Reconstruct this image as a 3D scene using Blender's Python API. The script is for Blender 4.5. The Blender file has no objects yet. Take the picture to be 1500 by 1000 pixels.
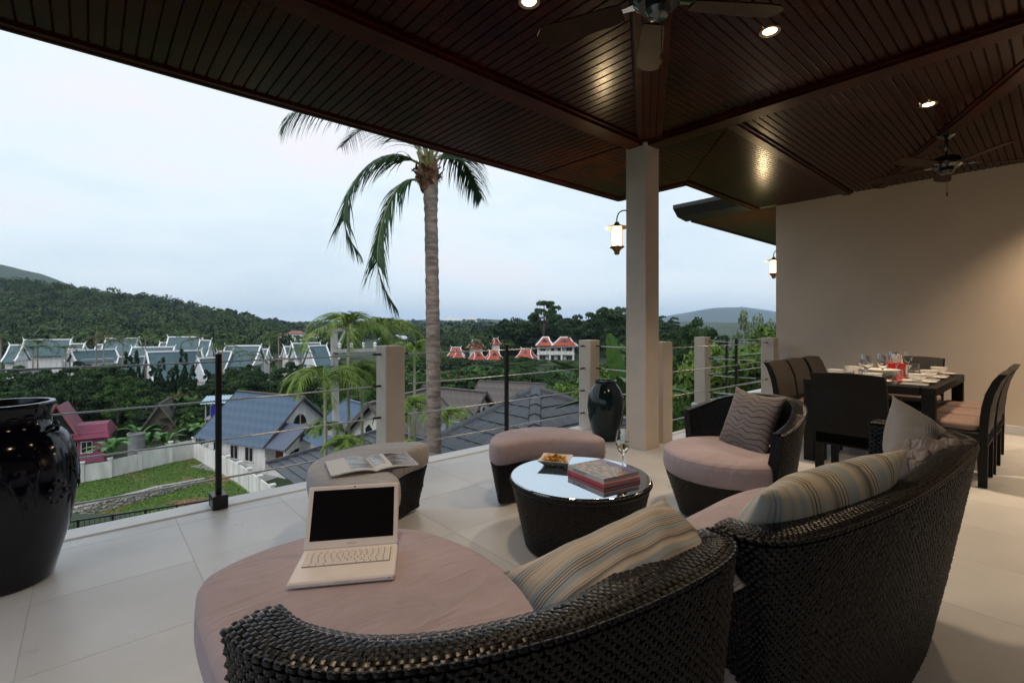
import bpy, bmesh, math, random
import numpy as np
from mathutils import Vector, Matrix, Euler

# ---------------------------------------------------------------- scene, camera, sky, sun
SC = bpy.context.scene
COL = SC.collection
EYE, FOC, HOR = 1.2, 710.0, 478.0           # eye height above the terrace, focal length and horizon (px of a 1500 px wide frame)
TH = math.radians(48.83)
FW = Vector((math.cos(TH), math.sin(TH), 0)); RT = Vector((math.sin(TH), -math.cos(TH), 0))

cam = bpy.data.objects.new('camera', bpy.data.cameras.new('camera')); COL.objects.link(cam)
cam.location = (0, 0, EYE); cam.rotation_euler = (math.pi/2, 0, TH - math.pi/2)
cam.data.sensor_width = 36; cam.data.lens = 36*FOC/1500; cam.data.shift_y = -(500-HOR)/1500
cam.data.clip_start = .05; cam.data.clip_end = 20000
SC.camera = cam

world = bpy.data.worlds.new('World'); SC.world = world; world.use_nodes = True
SUN_EL, SUN_AZ = math.radians(42), math.radians(-115)
def build_sky():
    nt = world.node_tree; N = nt.nodes; L = nt.links
    bg = N['Background']; bg.inputs['Strength'].default_value = .1
    sky = N.new('ShaderNodeTexSky'); sky.sky_type = 'NISHITA'; sky.sun_disc = False
    sky.sun_elevation = SUN_EL; sky.sun_rotation = SUN_AZ; sky.air_density = 1.0; sky.dust_density = 2.0
    tc = N.new('ShaderNodeTexCoord')
    mp = N.new('ShaderNodeMapping'); mp.inputs['Scale'].default_value = (1.0, 1.0, 3.2); mp.inputs['Location'].default_value = (.35, .2, .3)
    L.new(tc.outputs['Generated'], mp.inputs['Vector'])
    n = N.new('ShaderNodeTexNoise'); n.inputs['Scale'].default_value = 2.1; n.inputs['Detail'].default_value = 6; n.inputs['Roughness'].default_value = .5
    L.new(mp.outputs['Vector'], n.inputs['Vector'])
    cr = N.new('ShaderNodeValToRGB'); e = cr.color_ramp.elements
    e[0].position = .36; e[0].color = (6.3, 7.4, 8.2, 1)
    e[1].position = .66; e[1].color = (8.1, 8.0, 8.5, 1)
    m = e.new(.5); m.color = (7.3, 8.25, 8.8, 1)
    L.new(n.outputs['Fac'], cr.inputs['Fac'])
    mx = N.new('ShaderNodeMix'); mx.data_type = 'RGBA'; mx.inputs['Factor'].default_value = .95
    L.new(sky.outputs['Color'], mx.inputs['A']); L.new(cr.outputs['Color'], mx.inputs['B'])
    L.new(mx.outputs['Result'], bg.inputs['Color'])
build_sky()
sun = bpy.data.objects.new('sun', bpy.data.lights.new('sun', 'SUN')); COL.objects.link(sun)
sun.data.energy = 1.4; sun.data.angle = math.radians(50); sun.data.color = (1, .97, .94)
_d = Vector((math.sin(SUN_AZ)*math.cos(SUN_EL), math.cos(SUN_AZ)*math.cos(SUN_EL), math.sin(SUN_EL)))
sun.rotation_euler = _d.to_track_quat('Z', 'Y').to_euler(); sun.location = (0, 10, 30)
vs = SC.view_settings; vs.view_transform = 'Standard'; vs.look = 'None'; vs.exposure = .34; vs.gamma = 1; vs.use_curve_mapping = False
SC.cycles.use_denoising = True
SC.cycles.max_bounces = 8; SC.cycles.transparent_max_bounces = 8; SC.cycles.caustics_reflective = False; SC.cycles.caustics_refractive = False
SC.cycles.sample_clamp_indirect = 4
random.seed(7); RNG = np.random.default_rng(7)

# ---------------------------------------------------------------- where things stand
def P(px, py, D):
    """the point of the place that lies D metres ahead of the eye in the direction of photo pixel (px, py)"""
    lat = (px-750)/FOC*D
    v = FW*D + RT*lat; v.z = EYE-(py-HOR)/FOC*D
    return v
def Pz(px, py, z): return P(px, py, (EYE-z)*FOC/(py-HOR))
def flat(v): return Vector((v.x, v.y, 0))

# ---------------------------------------------------------------- materials
def nd(nt, t, **kw):
    n = nt.nodes.new(t)
    for k, v in kw.items():
        if hasattr(n, k): setattr(n, k, v)
        else: n.inputs[k].default_value = v
    return n
MATS = {}
def mat(name, col, rough=.6, metal=0, var=.0, vscale=8, bump=0, bscale=60, col2=None, coat=0, spec=.5, coords='Object', trans=0, ior=1.45, emit=None, estr=0, detail=4, sheen=0, stretch=None):
    if name in MATS: return MATS[name]
    m = bpy.data.materials.new(name); m.use_nodes = True; nt = m.node_tree; L = nt.links
    b = nt.nodes['Principled BSDF']
    c = (*col, 1) if len(col) == 3 else col
    b.inputs['Base Color'].default_value = c; b.inputs['Roughness'].default_value = rough; b.inputs['Metallic'].default_value = metal
    b.inputs['Specular IOR Level'].default_value = spec; b.inputs['Coat Weight'].default_value = coat; b.inputs['Coat Roughness'].default_value = .06
    b.inputs['Transmission Weight'].default_value = trans; b.inputs['IOR'].default_value = ior
    if sheen: b.inputs['Sheen Weight'].default_value = sheen
    if emit: b.inputs['Emission Color'].default_value = (*emit, 1); b.inputs['Emission Strength'].default_value = estr
    if var or col2 or bump:
        tc = nd(nt, 'ShaderNodeTexCoord'); src = tc.outputs[coords]
        if stretch:
            mp = nd(nt, 'ShaderNodeMapping'); mp.inputs['Scale'].default_value = stretch; L.new(src, mp.inputs['Vector']); src = mp.outputs['Vector']
    if var or col2:
        n = nd(nt, 'ShaderNodeTexNoise', Scale=vscale, Detail=detail, Roughness=.6); L.new(src, n.inputs['Vector'])
        cr = nd(nt, 'ShaderNodeValToRGB'); e = cr.color_ramp.elements
        k0 = col2 if col2 else tuple(max(0, x*(1-var)) for x in col); k1 = col if col2 else tuple(min(1, x*(1+var)) for x in col)
        e[0].position = .35; e[0].color = (*k0, 1); e[1].position = .65; e[1].color = (*k1, 1)
        L.new(n.outputs['Fac'], cr.inputs['Fac']); L.new(cr.outputs['Color'], b.inputs['Base Color'])
    if bump:
        n2 = nd(nt, 'ShaderNodeTexNoise', Scale=bscale, Detail=5); L.new(src, n2.inputs['Vector'])
        bp = nd(nt, 'ShaderNodeBump', Strength=bump, Distance=.02); L.new(n2.outputs['Fac'], bp.inputs['Height']); L.new(bp.outputs['Normal'], b.inputs['Normal'])
    MATS[name] = m
    return m
def fabric(name, col, wr=.5, ws=5, seed=0):
    """upholstery: uneven tone, long soft creases and a fine weave"""
    m = bpy.data.materials.new(name); m.use_nodes = True; nt = m.node_tree; L = nt.links; b = nt.nodes['Principled BSDF']; MATS[name] = m
    b.inputs['Roughness'].default_value = .9; b.inputs['Sheen Weight'].default_value = .12; b.inputs['Specular IOR Level'].default_value = .25
    tc = nd(nt, 'ShaderNodeTexCoord'); mp = nd(nt, 'ShaderNodeMapping'); mp.inputs['Location'].default_value = (seed, seed*.3, 0); mp.inputs['Rotation'].default_value = (0,0,.6); mp.inputs['Scale'].default_value = (1,2.6,1); L.new(tc.outputs['Object'], mp.inputs['Vector'])
    n = nd(nt, 'ShaderNodeTexNoise', Scale=ws, Detail=3, Roughness=.45, Distortion=1.2); L.new(mp.outputs['Vector'], n.inputs['Vector'])
    n2 = nd(nt, 'ShaderNodeTexNoise', Scale=420, Detail=1); L.new(tc.outputs['Object'], n2.inputs['Vector'])
    n3 = nd(nt, 'ShaderNodeTexNoise', Scale=3, Detail=6, Roughness=.65); L.new(tc.outputs['Object'], n3.inputs['Vector'])
    cr = nd(nt, 'ShaderNodeValToRGB'); e = cr.color_ramp.elements; e[0].position = .3; e[0].color = (*[c*.86 for c in col],1); e[1].position = .7; e[1].color = (*[min(1,c*1.08) for c in col],1)
    ad = nd(nt, 'ShaderNodeMath', operation='MULTIPLY_ADD'); L.new(n2.outputs['Fac'], ad.inputs[0]); ad.inputs[1].default_value = .35; L.new(n3.outputs['Fac'], ad.inputs[2])
    sb = nd(nt, 'ShaderNodeMath', operation='SUBTRACT'); L.new(ad.outputs[0], sb.inputs[0]); sb.inputs[1].default_value = .175; L.new(sb.outputs[0], cr.inputs['Fac']); L.new(cr.outputs['Color'], b.inputs['Base Color'])
    b1 = nd(nt, 'ShaderNodeBump', Strength=wr, Distance=.035); L.new(n.outputs['Fac'], b1.inputs['Height'])
    b2 = nd(nt, 'ShaderNodeBump', Strength=.18, Distance=.002); L.new(n2.outputs['Fac'], b2.inputs['Height']); L.new(b1.outputs['Normal'], b2.inputs['Normal']); L.new(b2.outputs['Normal'], b.inputs['Normal'])
    return m
def mat_nodes(name): 
    m = bpy.data.materials.new(name); m.use_nodes = True; MATS[name] = m
    return m, m.node_tree, m.node_tree.nodes['Principled BSDF']

# ---------------------------------------------------------------- mesh helpers
class MB:
    def __init__(s): s.v = []; s.f = []; s.n = 0; s.uv = None
    def add(s, V, F):
        o = s.n; V = [tuple(p) for p in V]; s.v += V; s.n += len(V); s.f += [tuple(i+o for i in f) for f in F]; return s
    def box(s, c, d, rot=None, taper=1):
        x, y, z = d[0]/2, d[1]/2, d[2]/2; t = taper
        V = [Vector(p) for p in ((-x,-y,-z),(x,-y,-z),(x,y,-z),(-x,y,-z),(-x*t,-y*t,z),(x*t,-y*t,z),(x*t,y*t,z),(-x*t,y*t,z))]
        if rot is not None:
            R = rot if isinstance(rot, Matrix) else Euler(rot).to_matrix(); V = [R@p for p in V]
        c = Vector(c)
        return s.add([p+c for p in V], [(0,3,2,1),(4,5,6,7),(0,1,5,4),(1,2,6,5),(2,3,7,6),(3,0,4,7)])
    def cbox(s, c, d, b=.004, rot=None):
        """box with chamfered edges"""
        x, y, z = d[0]/2, d[1]/2, d[2]/2; b = min(b, x*.9, y*.9, z*.9); V = []; idx = {}
        for sx in (-1,1):
            for sy in (-1,1):
                for sz in (-1,1):
                    for a in range(3):
                        q = [sx*x, sy*y, sz*z]; sg = (sx,sy,sz)
                        for k in range(3):
                            if k != a: q[k] -= sg[k]*b
                        idx[(sx,sy,sz,a)] = len(V); V.append(Vector(q))
        F = []
        for a in range(3):
            o = [k for k in range(3) if k != a]
            for sg in (-1,1):
                ring = []
                for (p, q) in ((-1,-1),(1,-1),(1,1),(-1,1)):
                    t = [0,0,0]; t[a] = sg; t[o[0]] = p; t[o[1]] = q; ring.append(idx[(*t, a)])
                F.append(tuple(ring))
        for a in range(3):
            o = [k for k in range(3) if k != a]
            for p in (-1,1):
                for q in (-1,1):
                    t0=[0,0,0]; t1=[0,0,0]; t0[a]=-1; t1[a]=1
                    for t in (t0,t1): t[o[0]]=p; t[o[1]]=q
                    F.append((idx[(*t0,o[0])], idx[(*t1,o[0])], idx[(*t1,o[1])], idx[(*t0,o[1])]))
        for sx in (-1,1):
            for sy in (-1,1):
                for sz in (-1,1): F.append(tuple(idx[(sx,sy,sz,a)] for a in range(3)))
        if rot is not None:
            R = rot if isinstance(rot, Matrix) else Euler(rot).to_matrix(); V = [R@p for p in V]
        c = Vector(c)
        return s.add([p+c for p in V], F)
    def bar(s, a, b, w, h=None, up=(0,0,1)):
        a, b = Vector(a), Vector(b); h = h or w; d = (b-a); ln = d.length
        if ln < 1e-6: return s
        d.normalize(); up = Vector(up)
        if abs(d.dot(up)) > .98: up = Vector((1,0,0))
        sx = d.cross(up).normalized(); sz = sx.cross(d)
        R = Matrix((sx, d, sz)).transposed()
        return s.box((a+b)/2, (w, ln, h), R)
    def tube(s, pts, r, n=8, caps=True):
        pts = [Vector(p) for p in pts]; m = len(pts); rs = r if isinstance(r, (list, tuple)) else [r]*m
        ref = Vector((0,0,1)); V = []; prev = None
        for i, p in enumerate(pts):
            t = (pts[min(i+1,m-1)]-pts[max(i-1,0)]).normalized()
            if prev is None:
                u = t.cross(ref) if abs(t.dot(ref)) < .95 else t.cross(Vector((1,0,0)))
            else: u = prev - t*prev.dot(t)
            u.normalize(); prev = u; w = t.cross(u)
            for k in range(n):
                a = 2*math.pi*k/n; V.append(p+(u*math.cos(a)+w*math.sin(a))*rs[i])
        F = []
        for i in range(m-1):
            for k in range(n):
                k2 = (k+1)%n; F.append((i*n+k, i*n+k2, (i+1)*n+k2, (i+1)*n+k))
        if caps: F.append(tuple(range(n))[::-1]); F.append(tuple((m-1)*n+k for k in range(n)))
        return s.add(V, F)
    def lathe(s, prof, n=32, c=(0,0,0)):
        V = []; F = []; m = len(prof); c = Vector(c)
        for r, z in prof:
            for k in range(n):
                a = 2*math.pi*k/n; V.append(c+Vector((max(r,1e-4)*math.cos(a), max(r,1e-4)*math.sin(a), z)))
        for i in range(m-1):
            for k in range(n):
                k2 = (k+1)%n; F.append((i*n+k, i*n+k2, (i+1)*n+k2, (i+1)*n+k))
        return s.add(V, F)
    def prism(s, poly, d, off=(0,0,0)):
        """poly: 3-D points of one face, extruded by vector d"""
        off = Vector(off); d = Vector(d); A = [Vector(p)+off for p in poly]; n = len(A)
        V = A+[p+d for p in A]; F = [tuple(range(n))[::-1], tuple(range(n, 2*n))]
        for k in range(n): k2 = (k+1)%n; F.append((k, k2, n+k2, n+k))
        return s.add(V, F)
    def mesh(s, name, m=None, smooth=False, fix=True):
        me = bpy.data.meshes.new(name); me.from_pydata(s.v, [], s.f)
        if fix:
            bm = bmesh.new(); bm.from_mesh(me); bmesh.ops.recalc_face_normals(bm, faces=bm.faces); bm.to_mesh(me); bm.free()
        if m: me.materials.append(m)
        if smooth:
            me.polygons.foreach_set('use_smooth', [True]*len(me.polygons))
            if smooth != True: me.set_sharp_from_angle(angle=math.radians(smooth))
        me.update(); return me
    def build(s, name, m, parent=None, smooth=False, loc=None, fix=True):
        return link(name, s.mesh(name, m, smooth, fix), parent, loc)
def link(name, me, parent=None, loc=None, rz=0):
    o = bpy.data.objects.new(name, me); COL.objects.link(o)
    if parent is not None: o.parent = parent
    if loc is not None: o.location = loc
    if rz: o.rotation_euler = (0,0,rz)
    return o
def tag(o, label=None, cat=None, group=None, kind=None):
    if label: o['label'] = label
    if cat: o['category'] = cat
    if group: o['group'] = group
    if kind: o['kind'] = kind
    return o
def thing(name, label, cat, loc=(0,0,0), rz=0, group=None):
    o = bpy.data.objects.new(name, None); COL.objects.link(o); o.empty_display_size = .1
    o.location = loc; o.rotation_euler = (0,0,rz)
    return tag(o, label, cat, group)
def copy_tree(o, parent=None):
    c = o.copy(); COL.objects.link(c); c.parent = parent
    for ch in list(o.children): copy_tree(ch, c)
    return c
def np_mesh(name, V, F, m, smooth=False, cols=None):
    """V (n,3), F (k,4 or 3) arrays"""
    me = bpy.data.meshes.new(name); n, k, q = len(V), len(F), F.shape[1]
    me.vertices.add(n); me.vertices.foreach_set('co', np.ascontiguousarray(V, dtype=np.float32).ravel())
    me.loops.add(k*q); me.loops.foreach_set('vertex_index', np.ascontiguousarray(F, dtype=np.int32).ravel())
    me.polygons.add(k); me.polygons.foreach_set('loop_start', np.arange(0, k*q, q, dtype=np.int32))
    if smooth: me.polygons.foreach_set('use_smooth', np.ones(k, dtype=bool))
    if cols is not None:
        a = me.attributes.new('tint', 'FLOAT', 'FACE'); a.data.foreach_set('value', np.ascontiguousarray(cols, dtype=np.float32))
    me.materials.append(m); me.update(calc_edges=True); me.validate(); return me
def catmull(pts, n, closed=True):
    pts = np.array(pts, float); m = len(pts); out = []
    segs = m if closed else m-1
    for i in range(segs):
        if closed: p0,p1,p2,p3 = pts[(i-1)%m],pts[i],pts[(i+1)%m],pts[(i+2)%m]
        else: p0,p1,p2,p3 = pts[max(i-1,0)],pts[i],pts[i+1],pts[min(i+2,m-1)]
        for k in range(n):
            t = k/n; out.append(.5*((2*p1)+(-p0+p2)*t+(2*p0-5*p1+4*p2-p3)*t*t+(-p0+3*p1-3*p2+p3)*t**3))
    if not closed: out.append(pts[-1])
    return np.array(out)
def resample(p, n, closed=False):
    p = np.array(p, float)
    if closed: p = np.vstack([p, p[:1]])
    d = np.r_[0, np.cumsum(np.linalg.norm(np.diff(p, axis=0), axis=1))]
    t = np.linspace(0, d[-1], n)
    return np.stack([np.interp(t, d, p[:,k]) for k in range(p.shape[1])], 1)
def offset_poly(p, o):
    """move a closed 2-D outline (counter-clockwise) inwards by o"""
    t = np.roll(p, -1, 0)-np.roll(p, 1, 0); t /= np.linalg.norm(t, axis=1)[:,None]+1e-9
    return p+np.stack([-t[:,1], t[:,0]], 1)*o
def ccw(p):
    x, y = p[:,0], p[:,1]
    return p if np.sum(x*np.roll(y,-1)-y*np.roll(x,-1)) > 0 else p[::-1]
def weave(rails, wu=.02, hv=.0095, b=.006, name='weave', m=None, parent=None, fill=.86):
    """woven rattan: separate bulging strands over a lofted sheet. rails: polylines with equal point counts, first rail = bottom; outside is to the right-hand normal u x v"""
    R = np.array(rails, float); K, N, _ = R.shape
    mid = R[K//2]; U = np.sum(np.linalg.norm(np.diff(mid, axis=0), axis=1))
    vd = np.r_[0, np.cumsum(np.mean(np.linalg.norm(np.diff(R, axis=0), axis=2), axis=1))]; Vl = vd[-1]
    nu = max(3, int(round(U/wu))); nv = max(2, int(round(Vl/hv)))
    s = np.array([-1,-.55,0,.55,1.]); t = np.array([-1,0,1.])
    rr, cc = np.meshgrid(np.arange(nv), np.arange(-1, nu+1), indexing='ij'); rr = rr.ravel(); cc = cc.ravel()
    uc = (cc+.5+.5*(rr%2))/nu; vc = (rr+.5)/nv
    keep = (uc > -.3/nu) & (uc < 1+.3/nu); uc, vc = uc[keep], vc[keep]; M = len(uc)
    jit = RNG.normal(0, .06, M); uc = uc+RNG.normal(0, .05, M)/nu; bj = RNG.uniform(.65, 1.2, M)[:,None,None]
    u = np.clip(uc[:,None,None]+(s[None,:,None]*.5*fill*1.08)/nu, 0, 1)+0*t[None,None,:]
    v = np.clip(vc[:,None,None]+(t[None,None,:]*.5*.9)/nv+0*s[None,:,None]+(jit[:,None,None]/nv), 0, 1)
    def ev(u, v):
        x = np.clip(u, 0, 1)*(N-1); i = np.clip(x.astype(int), 0, N-2); fu = (x-i)[...,None]
        y = np.interp(np.clip(v, 0, 1)*Vl, vd, np.arange(K)); j = np.clip(y.astype(int), 0, K-2); fv = (y-j)[...,None]
        return (R[j,i]*(1-fu)+R[j,i+1]*fu)*(1-fv)+(R[j+1,i]*(1-fu)+R[j+1,i+1]*fu)*fv
    e = 1e-3
    p = ev(u, v); tu = ev(u+e, v)-ev(u-e, v); tv = ev(u, v+e)-ev(u, v-e)
    nn = np.cross(tu, tv); nn /= np.linalg.norm(nn, axis=-1, keepdims=True)+1e-12
    o = b*bj*(np.cos(s*np.pi/2)[None,:,None]*1.15-.25)*(.5+.5*(1-t[None,None,:]**2))
    V = (p+nn*o[...,None]).reshape(-1, 3)
    base = (np.arange(M)*15)[:,None,None]; g = np.arange(15).reshape(5,3)
    q = np.stack([g[:-1,:-1], g[1:,:-1], g[1:,1:], g[:-1,1:]], -1).reshape(1,-1,4)
    F = (base+q).reshape(-1, 4)
    # dark sheet just behind the strands
    me = np_mesh(name, V, F, m, True)
    ob = link(name, me, parent); ob['kind'] = 'stuff'
    return ob
def loft(rails, closed=False, name='sheet', m=None, parent=None, inset=0, smooth=True):
    R = np.array(rails, float); K, N, _ = R.shape; V = R.reshape(-1,3); F = []
    for j in range(K-1):
        for i in range(N-(0 if closed else 1)):
            i2 = (i+1)%N; F.append((j*N+i, j*N+i2, (j+1)*N+i2, (j+1)*N+i))
    return link(name, np_mesh(name, V, np.array(F), m, smooth), parent)
def text_mesh(body, size, ext, m, name, parent, loc, rot, align='LEFT'):
    c = bpy.data.curves.new(name, 'FONT'); c.body = body; c.size = size; c.extrude = ext; c.align_x = align; c.align_y = 'CENTER'
    t = bpy.data.objects.new(name, c); me = bpy.data.meshes.new_from_object(t); bpy.data.objects.remove(t); me.materials.clear(); me.materials.append(m); me.name = name
    o = link(name, me, parent, loc); o.rotation_euler = rot; return o
PI = math.pi
# ================================================================ materials of the terrace
M_TILE = mat('floor_porcelain', (.675,.685,.70), .34, var=.05, vscale=2.2, bump=.03, bscale=9, spec=.5, detail=8)
def vary_tile():
    nt = M_TILE.node_tree; L = nt.links; b = nt.nodes['Principled BSDF']; src = b.inputs['Base Color'].links[0].from_socket
    oi = nd(nt, 'ShaderNodeObjectInfo'); mr = nd(nt, 'ShaderNodeMapRange'); L.new(oi.outputs['Random'], mr.inputs['Value']); mr.inputs['To Min'].default_value = .91; mr.inputs['To Max'].default_value = 1.03
    mx = nd(nt, 'ShaderNodeMix', data_type='RGBA', blend_type='MULTIPLY'); mx.inputs['Factor'].default_value = 1; L.new(src, mx.inputs['A']); L.new(mr.outputs['Result'], mx.inputs['B']); L.new(mx.outputs['Result'], b.inputs['Base Color'])
    tc = nd(nt, 'ShaderNodeTexCoord'); ge = nd(nt, 'ShaderNodeNewGeometry'); n = nd(nt, 'ShaderNodeTexNoise', Scale=2.3, Detail=9, Roughness=.7); L.new(ge.outputs['Position'], n.inputs['Vector'])
    m2 = nd(nt, 'ShaderNodeMapRange'); L.new(n.outputs['Fac'], m2.inputs['Value']); m2.inputs['From Min'].default_value = .3; m2.inputs['From Max'].default_value = .7; m2.inputs['To Min'].default_value = .24; m2.inputs['To Max'].default_value = .46; L.new(m2.outputs['Result'], b.inputs['Roughness'])
vary_tile()
M_GROUT = mat('grout', (.52,.51,.49), .8, var=.2, vscale=4)
M_KERB = mat('kerb_paint', (.82,.82,.82), .6, var=.05, vscale=3)
M_COLP = mat('column_paint', (.62,.555,.49), .75, var=.07, vscale=2.5, bump=.12, bscale=70, detail=8)
M_WALL = mat('wall_paint', (.56,.475,.40), .8, var=.06, vscale=1.1, bump=.12, bscale=60, detail=8)
M_WOOD = mat('mahogany_plank', (.040,.0066,.0028), .23, col2=(.016,.0027,.0013), vscale=3.5, bump=.03, bscale=30, spec=.17)
M_WOODB = mat('mahogany_beam', (.040,.0075,.0034), .3, var=.35, vscale=5, spec=.15)
M_GAP = mat('ceiling_void', (.012,.006,.005), .8)
M_BLACK = mat('black_metal', (.012,.012,.013), .35, metal=0, spec=.5)
M_STEEL = mat('steel_cable', (.5,.51,.52), .35, metal=1)
M_CHROME = mat('chrome', (.62,.62,.64), .12, metal=1)
M_RATTAN = mat('black_rattan', (.0075,.0075,.010), .32, var=.6, vscale=55, spec=.38)
M_RATIN = mat('rattan_core', (.005,.005,.005), .8, spec=.1)
M_MAUVE = fabric('mauve_canvas', (.45,.375,.42), .38, 4.2)
M_GREYC = fabric('taupe_canvas', (.45,.44,.455), .65, 5, 3)
M_BROWNC = mat('brown_seat_canvas', (.24,.17,.15), .9, var=.08, vscale=9, bump=.12, bscale=16)
M_CHAIR = mat('dark_woven_chair', (.0095,.009,.009), .5, var=.3, vscale=90, bump=.35, bscale=260, spec=.25)
M_CHAIRL = mat('chair_backrest_weave', (.055,.049,.046), .55, var=.3, vscale=110, bump=.35, bscale=260)
M_GLASS = mat('clear_glass', (1,1,1), .02, trans=1, ior=1.45)
M_WINE = mat('white_wine', (.95,.9,.6), .02, trans=1, ior=1.34)
M_TTOP = mat('glass_table_top', (.58,.64,.70), .03, metal=1)
M_PORC = mat('white_porcelain', (.78,.77,.75), .2)
M_WHITEP = mat('laptop_white', (.86,.82,.83), .3)
M_WHITEK = mat('laptop_keys', (.88,.84,.85), .45)
M_KEYGAP = mat('key_gap', (.3,.28,.28), .6)
M_SCREEN = mat('dark_screen', (.002,.002,.003), .45, spec=.15)
M_DOT = mat('tiny_dark_dot', (.02,.02,.02), .5)
M_GREYT = mat('grey_print', (.35,.34,.35), .6)
M_CERN = mat('black_glaze', (.0025,.003,.010), .10, spec=.5, bump=.06, bscale=7)
M_CERR = None
M_TEALJ = mat('teal_black_glaze', (.006,.016,.019), .12, spec=.5, bump=.05, bscale=10)
M_PAPER = mat('paper_white', (.70,.70,.71), .7)
M_LAMPG = mat('lantern_lit_glass', (1,.93,.8), .4, emit=(1,.86,.62), estr=4.2)
M_BRASS = mat('antique_brass', (.30,.16,.05), .4, metal=.8, var=.25, vscale=30)
M_BULB = mat('downlight_bulb', (1,.9,.7), .4, emit=(1,.66,.32), estr=20)
M_RING = mat('downlight_trim', (.45,.36,.28), .3, metal=.7)
M_ROOFD = mat('charcoal_roof_tile', (.050,.055,.068), .5, var=.25, vscale=4, bump=.1, bscale=25)
M_GUTTER = mat('dark_gutter', (.02,.021,.022), .45)
M_BLADE = mat('fan_blade_wood', (.032,.014,.007), .5, spec=.15, var=.3, vscale=9)
M_FANM = mat('fan_motor_black', (.01,.01,.012), .12, spec=.8, coat=.6)

# ================================================================ terrace floor, kerb
XW, YW = 7.75, 2.86           # dining wall plane, its outer end
def floor():
    m = MB()
    m.prism([(-5,-4,-.0016),(7.14,-4,-.0016),(XW+5,-4,-.0016),(XW+5,YW,-.0016),(4.62,YW,-.0016),(4.62,3.68,-.0016),(-5,3.68,-.0016)], (0,0,-.3))
    m.prism([(7.12,YW,-.0016),(XW+5,YW,-.0016),(XW+5,3.68,-.0016),(7.12,3.68,-.0016)], (0,0,-.3))
    fl = tag(m.build('terrace_floor', M_GROUT), kind='structure')
    ys = [3.675, 3.545]+[3.545-.6*k for k in range(1, 10)]; cache = {}
    xs = [.41+.6*k for k in range(-9, 13)]
    for j in range(len(ys)-1):
        y1, y0 = ys[j], ys[j+1]
        for i in range(len(xs)-1):
            x0, x1 = xs[i], xs[i+1]; cells = []
            if j >= 2: cells = [(x0,x1,y0,min(y1, YW) if (x0 >= 4.6 and x1 <= 7.2 and y1 > YW) else y1)]
            else:
                if x1 <= 4.63: cells = [(x0,x1,y0,y1)]
                elif x0 >= 7.0: cells = [(max(x0,7.13),x1,y0,y1)]
            for (a,b_,c,d) in cells:
                key = (round(b_-a,3), round(d-c,3))
                if key not in cache:
                    q = MB(); q.cbox((0,0,-.006), (key[0]-.0022, key[1]-.0022, .012), .0005); cache[key] = q.mesh('floor_tile', M_TILE)
                link('floor_tile', cache[key], fl, ((a+b_)/2, (c+d)/2, RNG.normal(0,.0002)))
    m = MB()
    m.cbox((-.2,3.772,-.10), (9.66,.186,.216), .010); m.cbox((4.665,3.33,-.1), (.07,.93,.22), .012); m.cbox((5.88,2.895,-.1), (2.36,.07,.22), .012)
    m.cbox((7.09,3.35,-.1), (.06,.9,.22), .012); m.cbox((10,3.772,-.1), (5.8,.186,.216), .010)
    tag(m.build('terrace_kerb', M_KERB), kind='structure')
floor()
def base_walls():                 # the terrace stands on the villa below
    m = MB(); m.box((-.2,-.1,-3.4), (9.4,7.6,6.2)); m.box((9,-.8,-3.4), (9,7.2,6.2))
    tag(m.build('villa_lower_storey', M_COLP), 'pale rendered lower storey of the villa under the terrace', 'building')
base_walls()

# ================================================================ walls, column
def walls():
    m = MB(); m.box((XW+.12,(YW-4)/2,1.505), (.24,YW+4,3.03)); m.box((XW+2.7,YW-.12,1.505), (4.9,.24,3.03))
    w = m.build('dining_wall', M_WALL); tag(w, 'plain beige rendered wall behind the dining table', 'wall')
    s = MB(); s.cbox((XW-.006,(YW-4)/2,.05), (.012,YW+3.98,.1), .003); s.build('skirting', M_TILE, w)
    m = MB(); m.box((1.2,-4.1,1.505), (13,.2,3.03))
    tag(m.build('house_wall', M_WALL), 'beige house wall closing the terrace behind the lounge', 'wall')
    m = MB(); m.cbox((4.165,2.785,1.5), (.23,.23,3.0), .004)
    c = m.build('terrace_column', M_COLP); tag(c, 'tall square beige column carrying the timber ceiling', 'column')
walls()

# ================================================================ timber ceiling
ZC = 3.0
def plank(parent, ends, w, along, z=ZC, m=M_WOOD, name='ceiling_plank'):
    """V-jointed board between two end lines. ends = ((a0,a1) at the low side, (a0,a1) at the high side) along the board, w = (c0,c1) across it"""
    c0, c1 = w; g = .0022; v = .006; V = []
    prof = [(c0+g, z+.012, 0), (c0+g, z+v, 0), (c0+g+v, z, .0), (c1-g-v, z, 1), (c1-g, z+v, 1), (c1-g, z+.012, 1)]
    for e in (0, 1):
        for (c, zz, _) in prof:
            t = (c-c0)/(c1-c0); a = ends[0][e]*(1-t)+ends[1][e]*t
            V.append((a, c, zz) if along == 'x' else (c, a, zz))
    F = [(k, k+1, 6+k+1, 6+k) for k in range(5)]+[(0,1,2,3,4,5), (11,10,9,8,7,6)]
    q = MB(); q.add(V, F); return q.build(name, m, parent)
EX, EY, EY2 = 5.68, 4.19, 3.15          # eaves of the terrace roof and of the dining side
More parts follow.
